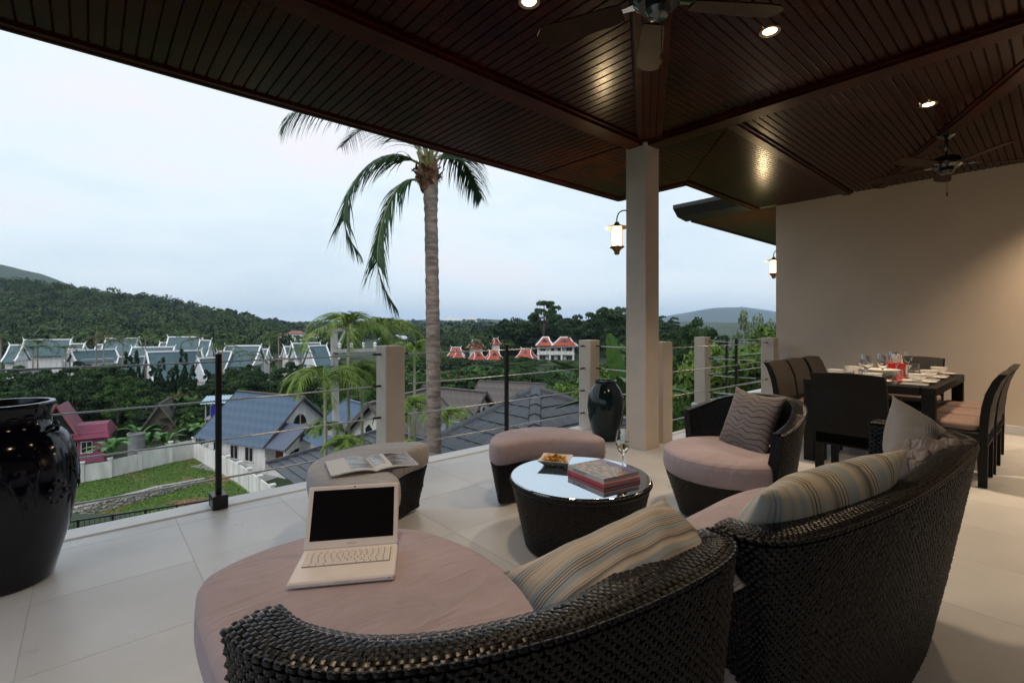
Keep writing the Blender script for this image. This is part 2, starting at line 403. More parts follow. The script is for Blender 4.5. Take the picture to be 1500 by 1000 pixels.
def ceiling():
    m = MB(); m.box((.35,-.75,ZC+.075), (10.6,9.86,.12)); m.box((6.72,-.9,ZC+.075), (2.1,8.1,.12))
    cl = tag(m.build('timber_ceiling', M_GAP), kind='structure')
    m = MB(); m.box((-.5,-.7,ZC+.2), (8,5,.1)); sf = tag(m.build('eave_soffit', M_GAP), kind='structure')
    # soffit boards run out to the eave
    w = .08; x = -3.2
    while x < EX-.02:
        x1 = min(x+w, EX-.005); plank(sf, ((2.91,EY-.06),(2.91,EY-.06)), (x,x1), 'y') if x1 <= 4.03 else None
        x += w
    y = 2.05                                       # boards between the column and the inner corner
    k = (EY2-1.95)/(5.66-4.3)
    while y < EY-.07:
        y1 = y+.07
        x0 = 4.29 if y < 2.91 else 4.03
        lim = lambda yy: min(5.62, 4.3+(yy-1.95)/k)
        plank(sf, ((x0,lim(y)),(x0,lim(y1))), (y,y1), 'x'); y = y1
    x = 4.36
    while x < XW-.02:
        x1 = min(x+.065, XW); lim = lambda xx: min(EY2-.05, 1.98+(xx-4.3)*k)
        if lim(x) > 2.02: plank(sf, ((2.02,lim(x)),(2.02,lim(x1))), (x,x1), 'y')
        x = x1
    # lounge side: boards mitre along the line from the column
    mt = lambda x: 2.67-(4.05-x)*.66; mi = lambda y: 4.05-(2.67-y)/.66
    x = -2.4
    while x < 3.98:
        x1 = x+.08; a, b = mt(x)+.11, mt(x1)+.11
        plank(cl, ((max(-1.0,a),2.67),(max(-1.0,b),2.67)), (x,x1), 'y'); x = x1
    y = -1.4
    while y < 2.56:
        y1 = y+.0605; a, b = mi(y)+.16, mi(y1)+.16
        plank(cl, ((max(-1.5,a),4.05),(max(-1.5,b),4.05)), (y,y1), 'x'); y = y1
    for i in range(4):                                # the strip of boards on the mitre
        d = Vector((-1,-.66,0)).normalized(); n = Vector((-d.y,d.x,0)); o = Vector((4.02,2.64,0))+n*(-.084+.056*i)
        q = MB(); q.prism([o+n*.003, o+n*.053, o+d*4+n*.053, o+d*4+n*.003], (0,0,.02), (0,0,ZC-.014)); q.build('ceiling_plank', M_WOODB, cl)
    y = -1.4
    while y < 1.84:
        plank(cl, ((4.28,XW),(4.28,XW)), (y,y+.0605), 'x'); y += .0605
    # beams and mouldings
    def beam(a, b, w, h=.05, z=ZC):
        q = MB(); a = Vector((*a,z-h/2+.006)); b = Vector((*b,z-h/2+.006)); q.bar(a, b, w, h)
        d = (b-a).normalized(); n = d.cross(Vector((0,0,1)))
        for s in (-1,1): q.bar(a+n*s*(w/2+.016)+Vector((0,0,h*.22)), b+n*s*(w/2+.016)+Vector((0,0,h*.22)), .03, h*.5)
        q.build('ceiling_beam', M_WOODB, cl)
    beam((-4.5,2.785), (4.05,2.785), .16); beam((4.165,2.67), (4.165,-3.5), .16)
    beam((4.30,1.95), (XW,1.95), .07, .03); beam((6.0,.72), (4.3,-.13), .10, .03); beam((6.0,.72), (7.7,1.58), .08, .03)
    q = MB(); q.box((4.165,2.785,ZC-.004), (.28,.28,.03)); q.build('ceiling_beam', M_WOODB, cl)
    # fascia round the eaves
    q = MB()
    for a, b in (((-5,EY),(EX,EY)), ((EX,EY),(EX,EY2)), ((EX,EY2),(XW,EY2))): q.bar((a[0],a[1],ZC+.075), (b[0],b[1],ZC+.075), .03, .2)
    q.build('fascia_board', M_WOODB, sf)
    q = MB()
    for a, b in (((-5,EY-.045),(EX-.03,EY-.045)), ((EX-.045,EY-.07),(EX-.045,EY2-.0)), ((EX-.07,EY2-.04),(XW,EY2-.04))): q.bar((a[0],a[1],ZC-.002), (b[0],b[1],ZC-.002), .055, .03)
    q.build('soffit_moulding', M_WOODB, sf)
ceiling()
def roofs():
    m = MB(); z0, z1 = ZC+.19, ZC+1.9; e = .12
    m.add([(-5,-5,z0),(EX+e,-5,z0),(EX+e,EY+e,z0),(-5,EY+e,z0),(-1,-.5,z1),(1.5,-.5,z1)], [(0,1,5,4),(1,2,5),(2,3,4,5),(3,0,4),(0,3,2,1)])
    tag(m.build('terrace_roof', M_ROOFD), 'dark tiled hip roof over the lounge terrace', 'roof')
    # the wing beyond the recess: soffit, wide gutter and tiles
    r = thing('wing_roof', 'dark gutter and tiled eave of the house wing beyond the dining wall', 'roof', (7.75,3.6,ZC))
    g = MB(); sec = [(-.44,.21),(-.44,.15),(-.30,.03),(-.02,-.005),(-.02,.02),(-.25,.08),(-.36,.19)]
    g.prism([(x,-1.4,z) for x,z in sec], (0,2.1,0)); g.build('gutter', M_GUTTER, r)
    g = MB(); g.prism([(-.32,-1.4,.2),(-.25,-1.4,.14),(6,-1.4,.14),(6,-1.4,1.3),(3,-1.4,1.3)], (0,1.9,0)); g.build('roof_tile_slope', M_ROOFD, r)
    g = MB(); g.box((3,-.08,.02), (6.02,1.31,.05)); g.build('soffit', M_WOODB, r)
    g = MB(); g.box((3,.60,.06), (6.02,.03,.17)); g.build('fascia_board', M_GUTTER, r)
roofs()

# ================================================================ cable railings
def masonry_post(par, x, y, w=.175, h=1.04):
    m = MB(); m.cbox((x,y,h/2), (w,w,h), .006); p = m.build('masonry_post', M_COLP, par); return p
def steel_post(par, x, y, h=1.0):
    m = MB(); m.cbox((x,y,h/2+.02), (.035,.035,h), .004); p = m.build('steel_post', M_BLACK, par)
    b = MB(); b.cbox((x,y,.045), (.09,.14,.09), .004); b.build('base_shoe', M_BLACK, p); return p
ZS = (.97,.71,.45,.19)
def cables(par, a, b, anchors=True, sag=.006):
    for z in ZS:
        m = MB(); n = 9; pts = []
        for i in range(n):
            t = i/(n-1); pts.append((a[0]*(1-t)+b[0]*t, a[1]*(1-t)+b[1]*t, z-sag*4*t*(1-t)))
        m.tube(pts, .0062 if z > .3 else .0075, 6); c = m.build('cable', M_STEEL, par, 60)
        d = (Vector((*b,0))-Vector((*a,0))).normalized()
        if anchors:
            for e, s in ((a,1),(b,-1)):
                q = MB(); p = Vector((*e,z)); q.tube([p, p+d*s*.07], .009, 8); q.build('anchor_bolt', M_BLACK, c)
YR = 3.72
r1 = thing('cable_railing', 'cable railing with beige posts along the outer edge of the terrace', 'railing', (0,0,0))
for x in (1.904, 4.468): masonry_post(r1, x, YR)
for x in (.654, 3.18): steel_post(r1, x, YR)
masonry_post(r1, -.66, YR)
cables(r1, (-.57,YR), (1.816,YR)); cables(r1, (1.992,YR), (4.38,YR)); cables(r1, (-3.2,YR), (-.75,YR))
r2 = thing('cable_railing', 'cable railing with two square posts round the recess beside the tall column', 'railing', (0,0,0))
masonry_post(r2, 4.52, 2.80); masonry_post(r2, 7.36, 2.80)
cables(r2, (4.49,3.63), (4.51,2.89)); cables(r2, (4.61,2.80), (7.27,2.80))
r3 = thing('cable_railing', 'far cable railing with black posts on the other side of the recess', 'railing', (0,0,0))
masonry_post(r3, 7.18, YR); steel_post(r3, 7.23, 3.22); steel_post(r3, 8.0, YR)
cables(r3, (7.21,3.63), (7.3,2.89)); cables(r3, (7.27,YR), (11,YR))

# ================================================================ lanterns, downlights, fans
def lantern(loc, lab, rot):
    t = thing('wall_lantern', lab, 'lantern', loc, rot, 'lit lanterns outside')
    m = MB(); pts = [(0,-.19,.12),(0,-.16,.20),(0,-.10,.245),(0,-.03,.235),(0,0,.18),(0,0,.13)]
    m.tube(catmull(pts, 4, False), .007, 6); m.cbox((0,-.195,.10), (.07,.02,.12), .005); m.build('bracket', M_BLACK, t, 50)
    m = MB(); m.lathe([(0,.145),(.02,.14),(.03,.115),(.05,.105),(.118,.085),(.12,.078),(.05,.085),(.0,.09)], 28); m.build('hood', M_BRASS, t, 40)
    m = MB(); m.lathe([(0,.088),(.045,.088),(.048,.06),(.048,-.10),(.045,-.115),(0,-.115)], 24); m.build('lit_glass', M_LAMPG, t, 40)
    m = MB()
    for k in range(4):
        a = PI/4+k*PI/2; m.bar((.056*math.cos(a),.056*math.sin(a),.085), (.056*math.cos(a),.056*math.sin(a),-.115), .005)
    m.lathe([(.0,-.112),(.075,-.115),(.078,-.125),(.05,-.14),(.03,-.165),(.028,-.19),(.018,-.2),(0,-.2)], 24); m.build('base_cup', M_BRASS, t, 40)
    l = bpy.data.lights.new('lantern_light', 'POINT'); l.energy = 14; l.color = (1,.72,.38); l.shadow_soft_size = .05
    lo = link('lantern_light', l, t, (0,.16,0)); return t
lantern((4.165,3.095,2.15), 'lit brass lantern hanging on the outer face of the tall column', 0)
lantern((8.2,3.06,2.16), 'small lit brass lantern at the outer corner of the dining wall', 0)
def downlight(x, y, lab, e=60):
    t = thing('downlight', lab, 'downlight', (x,y,ZC), 0, 'recessed ceiling downlights')
    m = MB(); m.lathe([(.058,-.0005),(.06,-.006),(.05,-.008),(.040,-.003),(.029,.0035)], 28); m.build('trim_ring', M_RING, t, 40)
    m = MB(); m.lathe([(0,-.0016),(.03,-.0035),(.043,-.001)], 24); m.build('bulb', M_BULB, t)
    l = bpy.data.lights.new('downlight_lamp', 'SPOT'); l.energy = e; l.color = (1,.74,.48); l.spot_size = math.radians(110); l.spot_blend = .9; l.shadow_soft_size = .12
    link('downlight_lamp', l, t, (0,0,-.02))
downlight(1.84, 1.96, 'lit downlight left of the near ceiling fan', 46)
downlight(3.13, 1.19, 'lit downlight in the ridged planks right of the near ceiling fan', 95)
downlight(5.13, .735, 'lit downlight above the dining table, left of the far fan', 190)
downlight(7.15, -.35, 'lit downlight washing the right end of the dining wall', 280)
downlight(.42, 1.12, 'added unseen downlight straight above the chaise with the laptop', 60)  # added out of view to brighten the laptop, chaise and floor beside it
downlight(5.4, -1.3, 'added unseen downlight at the inner end of the dining ceiling', 60)  # extra fixture out of view, added for warm fill on the dining side
downlight(2.2, -1.2, 'added unseen downlight over the passage behind the sofas', 36)  # extra fixture behind the eye, put in to warm the lounge floor
def fan(loc, lab, rot0, mount):
    t = thing('ceiling_fan', lab, 'ceiling fan', loc, 0, 'ceiling fans')
    m = MB(); m.tube([(0,0,mount),(0,0,.06)], .013, 10); m.build('downrod', M_FANM, t, True)
    m = MB(); m.lathe([(0,mount),(.07,mount),(.065,mount-.03),(.03,mount-.055),(0,mount-.055)], 24); m.build('canopy_cup', M_FANM, t, 40)
    m = MB(); m.lathe([(0,.075),(.05,.07),(.10,.05),(.115,.02),(.115,-.02),(.09,-.045),(0,-.045)], 32); m.build('motor', M_FANM, t, 40)
    m = MB(); m.lathe([(.117,.012),(.119,.006),(.119,-.006),(.117,-.012)], 32); m.lathe([(0,-.045),(.055,-.047),(.06,-.07),(.045,-.095),(0,-.105)], 24); m.build('switch_cup', M_FANM, t, 40)
    for k in range(5):
        a = rot0+k*2*PI/5; R = Matrix.Rotation(a, 3, 'Z')@Matrix.Rotation(.2, 3, 'X'); q = MB()
        out = [(.17,-.05),(.22,-.058),(.5,-.07),(.585,-.062),(.615,-.03),(.62,0),(.615,.03),(.585,.062),(.5,.07),(.22,.058),(.17,.05)]
        q.prism([R@Vector((x,y,-.03)) for x,y in out], R@Vector((0,0,.008))); b = q.build('blade', M_BLADE, t)
        q = MB(); q.prism([R@Vector((x,y,-.021)) for x,y in ((.09,-.02),(.16,-.012),(.2,-.04),(.25,-.035),(.26,0),(.25,.035),(.2,.04),(.16,.012),(.09,.02))], R@Vector((0,0,.007)))
        for yy in (-.025,.025): q.lathe([(0,.006),(.008,.004),(.009,0)], 8, R@Vector((.225,yy,-.012)))
        q.build('blade_bracket', M_CHROME, b)
    m = MB(); m.tube([(.03,0,-.1),(.03,0,-.26)], .0022, 5); m.lathe([(0,-.25),(.006,-.26),(.009,-.285),(.004,-.3),(0,-.3)], 10, (.03,0,0)); m.build('pull_chain', M_BRASS, t)
fan((2.01,1.26,2.745), 'dark ceiling fan over the lounge seats, blades cut by the top of the picture', math.radians(37), .255)
fan((6.02,.735,2.715), 'black ceiling fan hanging over the dining table', math.radians(10), .285)
# ================================================================ fabrics with printed or woven patterns
def stripe_mat(name, stops, scale, fine, line_col, wob=.02):
    """woven stripes across the cloth's u direction"""
    m, nt, b = mat_nodes(name); L = nt.links; b.inputs['Roughness'].default_value = .85; b.inputs['Sheen Weight'].default_value = .1
    uv = nd(nt, 'ShaderNodeTexCoord'); sx = nd(nt, 'ShaderNodeSeparateXYZ'); L.new(uv.outputs['UV'], sx.inputs[0])
    nz = nd(nt, 'ShaderNodeTexNoise', Scale=3.0, Detail=2); L.new(uv.outputs['UV'], nz.inputs['Vector'])
    wb = nd(nt, 'ShaderNodeMath', operation='MULTIPLY_ADD'); L.new(nz.outputs['Fac'], wb.inputs[0]); wb.inputs[1].default_value = wob; L.new(sx.outputs['X'], wb.inputs[2])
    n1 = nd(nt, 'ShaderNodeTexNoise', noise_dimensions='1D', Scale=scale, Detail=1.5, Roughness=.4); L.new(wb.outputs[0], n1.inputs['W'])
    cr = nd(nt, 'ShaderNodeValToRGB'); e = cr.color_ramp.elements
    e[0].position = stops[0][0]; e[0].color = (*stops[0][1],1); e[1].position = stops[-1][0]; e[1].color = (*stops[-1][1],1)
    for p, c in stops[1:-1]: q = e.new(p); q.color = (*c,1)
    L.new(n1.outputs['Fac'], cr.inputs['Fac'])
    sc = nd(nt, 'ShaderNodeMath', operation='MULTIPLY'); L.new(wb.outputs[0], sc.inputs[0]); sc.inputs[1].default_value = fine
    fr = nd(nt, 'ShaderNodeMath', operation='FRACT'); L.new(sc.outputs[0], fr.inputs[0])
    lt = nd(nt, 'ShaderNodeMath', operation='LESS_THAN'); L.new(fr.outputs[0], lt.inputs[0]); lt.inputs[1].default_value = .36
    n2 = nd(nt, 'ShaderNodeTexNoise', noise_dimensions='1D', Scale=scale*.9, Detail=1); sh = nd(nt, 'ShaderNodeMath', operation='ADD'); L.new(wb.outputs[0], sh.inputs[0]); sh.inputs[1].default_value = 7.3; L.new(sh.outputs[0], n2.inputs['W'])
    gt = nd(nt, 'ShaderNodeMapRange'); gt.inputs['From Min'].default_value = .5; gt.inputs['From Max'].default_value = .6; L.new(n2.outputs['Fac'], gt.inputs['Value'])
    mu = nd(nt, 'ShaderNodeMath', operation='MULTIPLY'); L.new(lt.outputs[0], mu.inputs[0]); L.new(gt.outputs[0], mu.inputs[1])
    m8 = nd(nt, 'ShaderNodeMath', operation='MULTIPLY'); L.new(mu.outputs[0], m8.inputs[0]); m8.inputs[1].default_value = .85
    mx = nd(nt, 'ShaderNodeMix', data_type='RGBA'); L.new(m8.outputs[0], mx.inputs['Factor']); L.new(cr.outputs['Color'], mx.inputs['A']); mx.inputs['B'].default_value = (*line_col,1)
    L.new(mx.outputs['Result'], b.inputs['Base Color'])
    nb = nd(nt, 'ShaderNodeTexNoise', Scale=9, Detail=4); L.new(uv.outputs['Object'], nb.inputs['Vector'])
    bp = nd(nt, 'ShaderNodeBump', Strength=.25, Distance=.03); L.new(nb.outputs['Fac'], bp.inputs['Height']); L.new(bp.outputs['Normal'], b.inputs['Normal'])
    return m
def wavy_mat(name, base, line, count):
    m, nt, b = mat_nodes(name); L = nt.links; b.inputs['Roughness'].default_value = .6; b.inputs['Sheen Weight'].default_value = .2
    uv = nd(nt, 'ShaderNodeTexCoord'); sx = nd(nt, 'ShaderNodeSeparateXYZ'); L.new(uv.outputs['UV'], sx.inputs[0])
    mp = nd(nt, 'ShaderNodeMapping'); mp.inputs['Scale'].default_value = (3.2, 2.2, 1); L.new(uv.outputs['UV'], mp.inputs['Vector'])
    nz = nd(nt, 'ShaderNodeTexNoise', Scale=1.6, Detail=0); L.new(mp.outputs['Vector'], nz.inputs['Vector'])
    a = nd(nt, 'ShaderNodeMath', operation='MULTIPLY_ADD'); L.new(nz.outputs['Fac'], a.inputs[0]); a.inputs[1].default_value = .17; L.new(sx.outputs['Y'], a.inputs[2])
    sc = nd(nt, 'ShaderNodeMath', operation='MULTIPLY'); L.new(a.outputs[0], sc.inputs[0]); sc.inputs[1].default_value = count
    fr = nd(nt, 'ShaderNodeMath', operation='FRACT'); L.new(sc.outputs[0], fr.inputs[0])
    lt = nd(nt, 'ShaderNodeMath', operation='LESS_THAN'); L.new(fr.outputs[0], lt.inputs[0]); lt.inputs[1].default_value = .17
    mx = nd(nt, 'ShaderNodeMix', data_type='RGBA'); L.new(lt.outputs[0], mx.inputs['Factor']); mx.inputs['A'].default_value = (*base,1); mx.inputs['B'].default_value = (*line,1)
    L.new(mx.outputs['Result'], b.inputs['Base Color']); return m
M_STRIPE = stripe_mat('striped_cushion_cloth', [(.30,(.18,.18,.17)),(.40,(.58,.51,.39)),(.5,(.66,.59,.46)),(.58,(.42,.47,.48)),(.68,(.62,.56,.45))], 9, 46, (.05,.05,.055))
M_STRIPE2 = stripe_mat('tan_blue_striped_cloth', [(.30,(.22,.22,.23)),(.40,(.58,.50,.41)),(.50,(.62,.53,.44)),(.57,(.36,.43,.48)),(.64,(.56,.51,.45)),(.72,(.47,.52,.55))], 14, 60, (.07,.075,.085), .04)
M_STRIPE3 = stripe_mat('grey_blue_cushion_cloth', [(.30,(.20,.20,.21)),(.45,(.27,.27,.28)),(.55,(.24,.245,.26)),(.70,(.22,.21,.19))], 4, 34, (.06,.06,.075), .01)
M_WAVY = wavy_mat('wavy_line_silk', (.15,.125,.13), (.012,.01,.012), 12)

def pillow_mesh(name, w, h, t, m, n=28, pinch=.09, ear=.05, crease=.0, seed=0, sag=0, along=False):
    rg = np.random.default_rng(seed); ph = rg.uniform(0, 6, 8)
    g = np.linspace(-1, 1, n); U, Vv = np.meshgrid(g, g, indexing='ij')
    x = U*w/2*(1-pinch*(1-Vv**2)*np.abs(U)**3+ear*(Vv**4)*np.abs(U)**4); y = Vv*h/2*(1-pinch*(1-U**2)*np.abs(Vv)**3+ear*(U**4)*np.abs(Vv)**4)
    prof = (np.clip(1-np.abs(U)**2.6, 0, 1)**.62)*(np.clip(1-np.abs(Vv)**2.6, 0, 1)**.62)
    wr = crease*(np.sin(U*7+ph[0]+2*Vv)*np.sin(Vv*5+ph[1])+.7*np.sin(U*13+ph[2]-4*Vv)+.5*np.sin(Vv*15+ph[3]+U*3))*(prof**.4)
    e = np.clip(np.maximum(np.abs(U), np.abs(Vv)), 0, 1)
    z = t/2*prof+wr*t; zb = -t/2*prof+wr*t*.3
    bend = -sag*(x/(w/2))**2
    T = np.stack([x, y, z+bend], -1).reshape(-1,3); B = np.stack([x, y, zb+bend], -1).reshape(-1,3)
    V = np.vstack([T, B]); N = n*n; idx = np.arange(N).reshape(n,n)
    f = np.stack([idx[:-1,:-1], idx[1:,:-1], idx[1:,1:], idx[:-1,1:]], -1).reshape(-1,4)
    F = np.vstack([f, f[:,::-1]+N])
    me = np_mesh(name, V, F, m, True)
    uvs = np.stack([(U+1)/2, (Vv+1)/2*h/w], -1).reshape(-1,2); uvs = np.vstack([uvs, uvs]); uvs = uvs[:, ::-1]*w/h*.75 if along else uvs
    li = np.empty(len(me.loops), dtype=np.int32); me.loops.foreach_get('vertex_index', li)
    ul = me.uv_layers.new(name='UVMap'); ul.data.foreach_set('uv', uvs[li].astype(np.float32).ravel())
    bm = bmesh.new(); bm.from_mesh(me); bmesh.ops.remove_doubles(bm, verts=bm.verts, dist=1e-5); bm.to_mesh(me); bm.free()
    return me
def pillow(name, label, loc, M, mesh, group=None):
    """M: 3x3 with columns = width axis, height axis, thickness axis"""
    o = link(name, mesh); o.matrix_world = Matrix.Translation(loc)@M.to_4x4(); tag(o, label, 'cushion', group); return o
def frame(xa, za):
    x = Vector(xa).normalized(); z = Vector(za); z = (z-x*z.dot(x)).normalized(); y = z.cross(x); return Matrix((x,y,z)).transposed()
def piped_edge(parent, mesh_w, mesh_h, m): pass

def seat_cushion(name, outline, z0, z1, m, parent, dome=.012, rnd=.03, loc=None):
    """upholstered pad with rounded rim over a closed outline"""
    o = ccw(np.array(outline, float)[:, :2]); n = len(o); rings = []
    H = z1-z0
    for ins, z in ((.02,z0),(.004,z0+H*.14),(0,z0+H*.35),(0,z0+H*.62),(rnd*.25,z1-H*.16),(rnd*.8,z1-H*.045),(rnd*1.6,z1),(rnd*2.8,z1+dome*.6),(rnd*4,z1+dome)):
        p = offset_poly(o, ins); rings.append(np.c_[p, np.full(n, z)])
    V = np.vstack(rings); F = []
    for j in range(len(rings)-1):
        for i in range(n): i2 = (i+1)%n; F.append((j*n+i, j*n+i2, (j+1)*n+i2, (j+1)*n+i))
    me = bpy.data.meshes.new(name); k = len(rings)-1
    me.from_pydata(V.tolist(), [], F+[tuple(k*n+i for i in range(n)), tuple(range(n))[::-1]])
    me.polygons.foreach_set('use_smooth', [True]*len(me.polygons)); me.materials.append(m); me.update()
    c = link(name, me, parent, loc)
    return c
def seam(name, outline, z, m, parent, r=.003):
    o = np.array(outline, float)[:, :2]; q = MB(); pts = [(p[0],p[1],z) for p in o]+[(o[0][0],o[0][1],z)]
    q.tube(pts, r, 5, False); return q.build(name, m, parent, True)
def rails_from(outline, levels, inset):
    """levels: list of (z, inset) -> closed rails (first point repeated)"""
    o = ccw(np.array(outline, float)[:, :2]); R = []
    for z, ins in levels:
        p = offset_poly(o, ins); p = np.vstack([p, p[:1]]); R.append(np.c_[p, np.full(len(p), z)])
    return R

# ================================================================ wicker seating
def wicker_base(par, outline, z0, z1, taper, wu=.021, hv=.0100, b=.005):
    lv = [(z0, taper), (z0*.5+z1*.5, taper*.5), (z1, 0)]
    R = rails_from(outline, lv, 0); R = [resample(r, 160) for r in R]
    loft([offset_rail(r, .004) for r in R], name='rattan_core', m=M_RATIN, parent=par)
    weave(R, wu, hv, b, 'woven_base', M_RATTAN, par)
    m = MB(); o = offset_poly(ccw(np.array(outline)[:, :2]), .01); m.prism([(p[0],p[1],z1-.004) for p in o], (0,0,-.004)); m.build('seat_deck', M_RATIN, par)
def offset_rail(r, o):
    p = r[:, :2]; t = np.gradient(p, axis=0); t /= np.linalg.norm(t, axis=1)[:,None]+1e-9
    q = r.copy(); q[:, :2] = p+np.stack([-t[:,1], t[:,0]], 1)*o; return q
def wicker_back(par, path, z0, ztop, thick, taper, wu=.02, hv=.0095, b=.006, rimw=None, inner_z=.30, flare=0):
    """curved back: path runs so that the outside is on its right hand. ztop: number or array along the path"""
    N = 160; p = resample(np.array(path, float), N); zt = np.interp(np.linspace(0,1,N), np.linspace(0,1,len(ztop)), ztop) if hasattr(ztop, '__len__') else np.full(N, ztop)
    th = np.interp(np.linspace(0,1,N), np.linspace(0,1,len(thick)), thick) if hasattr(thick, '__len__') else np.full(N, thick)
    t = np.gradient(p, axis=0); t /= np.linalg.norm(t, axis=1)[:,None]; nl = np.stack([-t[:,1], t[:,0]], 1)      # left = inside
    r3 = lambda q, z: np.c_[q, z if hasattr(z, '__len__') else np.full(N, z)]
    outer = [r3(p+nl*taper, z0), r3(p+nl*taper*.62, z0+(zt-z0)*.35), r3(p+nl*taper*.25, z0+(zt-z0)*.72), r3(p, zt-.012)]
    inner = [r3(p+nl*(th[:,None]+taper*.5), inner_z), r3(p+nl*(th[:,None]+taper*.12), inner_z+(zt-inner_z)*.6), r3(p+nl*th[:,None], zt-.012)]
    rim = [r3(p+nl*.001, zt-.002), r3(p+nl*(th*.2)[:,None], zt+.003), r3(p+nl*(th*.5)[:,None], zt+.005), r3(p+nl*(th*.8)[:,None], zt+.003), r3(p+nl*(th-.001)[:,None], zt-.002)]
    shell = outer+[r3(p+nl*(th*.5)[:,None], zt-.004)]+inner[::-1]
    loft([offset_rail(r, .005) if k < 4 else (offset_rail(r, -.005) if k > 4 else r) for k, r in enumerate(shell)], name='rattan_core', m=M_RATIN, parent=par)
    weave(outer, wu, hv, b, 'woven_back', M_RATTAN, par)
    weave([r[::-1] for r in inner], wu, hv, b, 'woven_inner_face', M_RATTAN, par)
    weave(rim, wu*.72, hv*.95, b*.26, 'woven_rim', M_RATTAN, par)
    # bound edge along the outside of the rim: one wrap after the other
    nb = int(np.sum(np.linalg.norm(np.diff(p, axis=0), axis=1))/(wu*.95)); q = MB(); ii = np.linspace(0, N-1, nb)
    for a, c in zip(ii[:-1], ii[1:]):
        f = lambda s: np.array([np.interp(s, np.arange(N), rim[0][:,k]) for k in range(3)])
        A, B = Vector(f(a+.06*(c-a))), Vector(f(c-.06*(c-a))); d = (B-A).normalized(); nr = d.cross(Vector((0,0,1)))
        q.tube([A+nr*.001, A*.75+B*.25+nr*.004, A*.25+B*.75+nr*.004, B+nr*.001], [.0034,.0048,.0048,.0034], 6)
    e = q.build('rim_binding', M_RATTAN, par, True, fix=False); e['kind'] = 'stuff'
    # closed ends
    for k, sgn in ((0,1),(N-1,-1)):
        i = k; A = np.array([outer[0][i], outer[1][i], outer[2][i], outer[3][i]]); B = np.array([inner[0][i]*0+np.r_[inner[0][i][:2], z0], inner[0][i], inner[1][i], inner[2][i]])
        zs = np.linspace(z0, zt[i]-.006, 12)
        ca = np.array([[np.interp(z, A[:,2], A[:,0]), np.interp(z, A[:,2], A[:,1]), z] for z in zs]); cb = np.array([[np.interp(z, B[:,2], B[:,0]), np.interp(z, B[:,2], B[:,1]), z] for z in zs])
        rl = [np.linspace(x, y, 12) for x, y in zip(ca, cb)]
        if sgn > 0: rl = [r[::-1] for r in rl]
        loft(rl, name='rattan_core', m=M_RATIN, parent=par); weave(rl, wu*.95, hv, b, 'woven_end', M_RATTAN, par)

# chaise in front of the camera
def chaise():
    t = thing('wicker_chaise', 'nearest black wicker chaise with rounded mauve seat and a laptop on it', 'sofa', (.62,1.0,0))
    O = np.array((.62,1.0))
    seat = catmull([(.99,.62),(1.01,.85),(1.02,1.15),(1.03,1.40),(.955,1.67),(.75,1.845),(.50,1.875),(.285,1.79),(.225,1.62),(.215,1.40),(.215,1.1),(.21,.9),(.26,.72),(.36,.62),(.6,.56),(.85,.55)], 8)-O
    seat_cushion('seat_cushion', seat, .285, .42, M_MAUVE, t, .010, .016)
    seam('piping', offset_poly(ccw(seat), .006), .398, M_MAUVE, t, .0035)
    wicker_base(t, offset_poly(ccw(seat), .012), .02, .285, .07)
    path = catmull([(.150,.815),(.172,.71),(.245,.605),(.35,.54),(.47,.497),(.6,.463),(.73,.44),(.86,.428),(.965,.435),(1.025,.47),(1.035,.53)], 10, False)-O
    wicker_back(t, path, .02, [.757,.760,.760,.754,.749,.75,.752,.752,.752], [.085,.085,.08,.075,.075,.085,.11,.12,.11,.10], .07)
chaise()
def sofa():
    t = thing('wicker_sofa', 'long black wicker sofa with a bowed woven back, right of the chaise', 'sofa', (1.9,.65,0))
    O = np.array((1.9,.65))
    seat = catmull([(1.07,.5),(1.5,.40),(2.0,.36),(2.4,.37),(2.58,.46),(2.62,.62),(2.60,.85),(2.5,.98),(2.27,1.035),(1.95,1.04),(1.5,1.04),(1.15,1.03),(1.07,.95),(1.06,.75)], 8)-O
    seat_cushion('seat_cushion', seat, .285, .42, M_MAUVE, t, .010, .016)
    wicker_base(t, offset_poly(ccw(seat), .012), .02, .285, .07)
    path = catmull([(1.045,.52),(1.045,.43),(1.10,.375),(1.263,.32),(1.58,.254),(1.95,.217),(2.25,.205),(2.45,.217),(2.58,.25),(2.68,.32),(2.735,.43),(2.74,.58)], 10, False)-O
    wicker_back(t, path, .02, [.755,.755,.76,.765,.77,.77,.77,.77], [.09,.09,.09,.09,.09,.09,.09,.09,.1], .13)
sofa()
def armchair():
    t = thing('wicker_armchair', 'black wicker tub armchair with mauve seat near the column', 'armchair', (3.06,1.42,0), math.radians(154))
    seat = catmull([(.39*math.cos(a)+(.0 if math.cos(a) < 0 else .0), .385*math.sin(a)) for a in np.linspace(0, 2*PI, 17)[:-1]], 8)
    seat_cushion('seat_cushion', seat, .275, .42, M_MAUVE, t, .014, .02)
    seam('piping', offset_poly(ccw(seat), .008), .40, M_MAUVE, t)
    wicker_base(t, offset_poly(ccw(seat), .015), .02, .275, .085, .022, .0115)
    ang = np.linspace(math.radians(-92), math.radians(-268), 30)      # clockwise seen from above: outside on the left -> reversed below
    path = np.array([(.44*math.cos(a)+.02, .45*math.sin(a)) for a in ang])[::-1]
    zt = [.60,.64,.69,.72,.74,.745,.745,.74,.72,.69,.64,.60]
    wicker_back(t, path, .02, zt, .075, .10, .021, .0105, .005)
armchair()
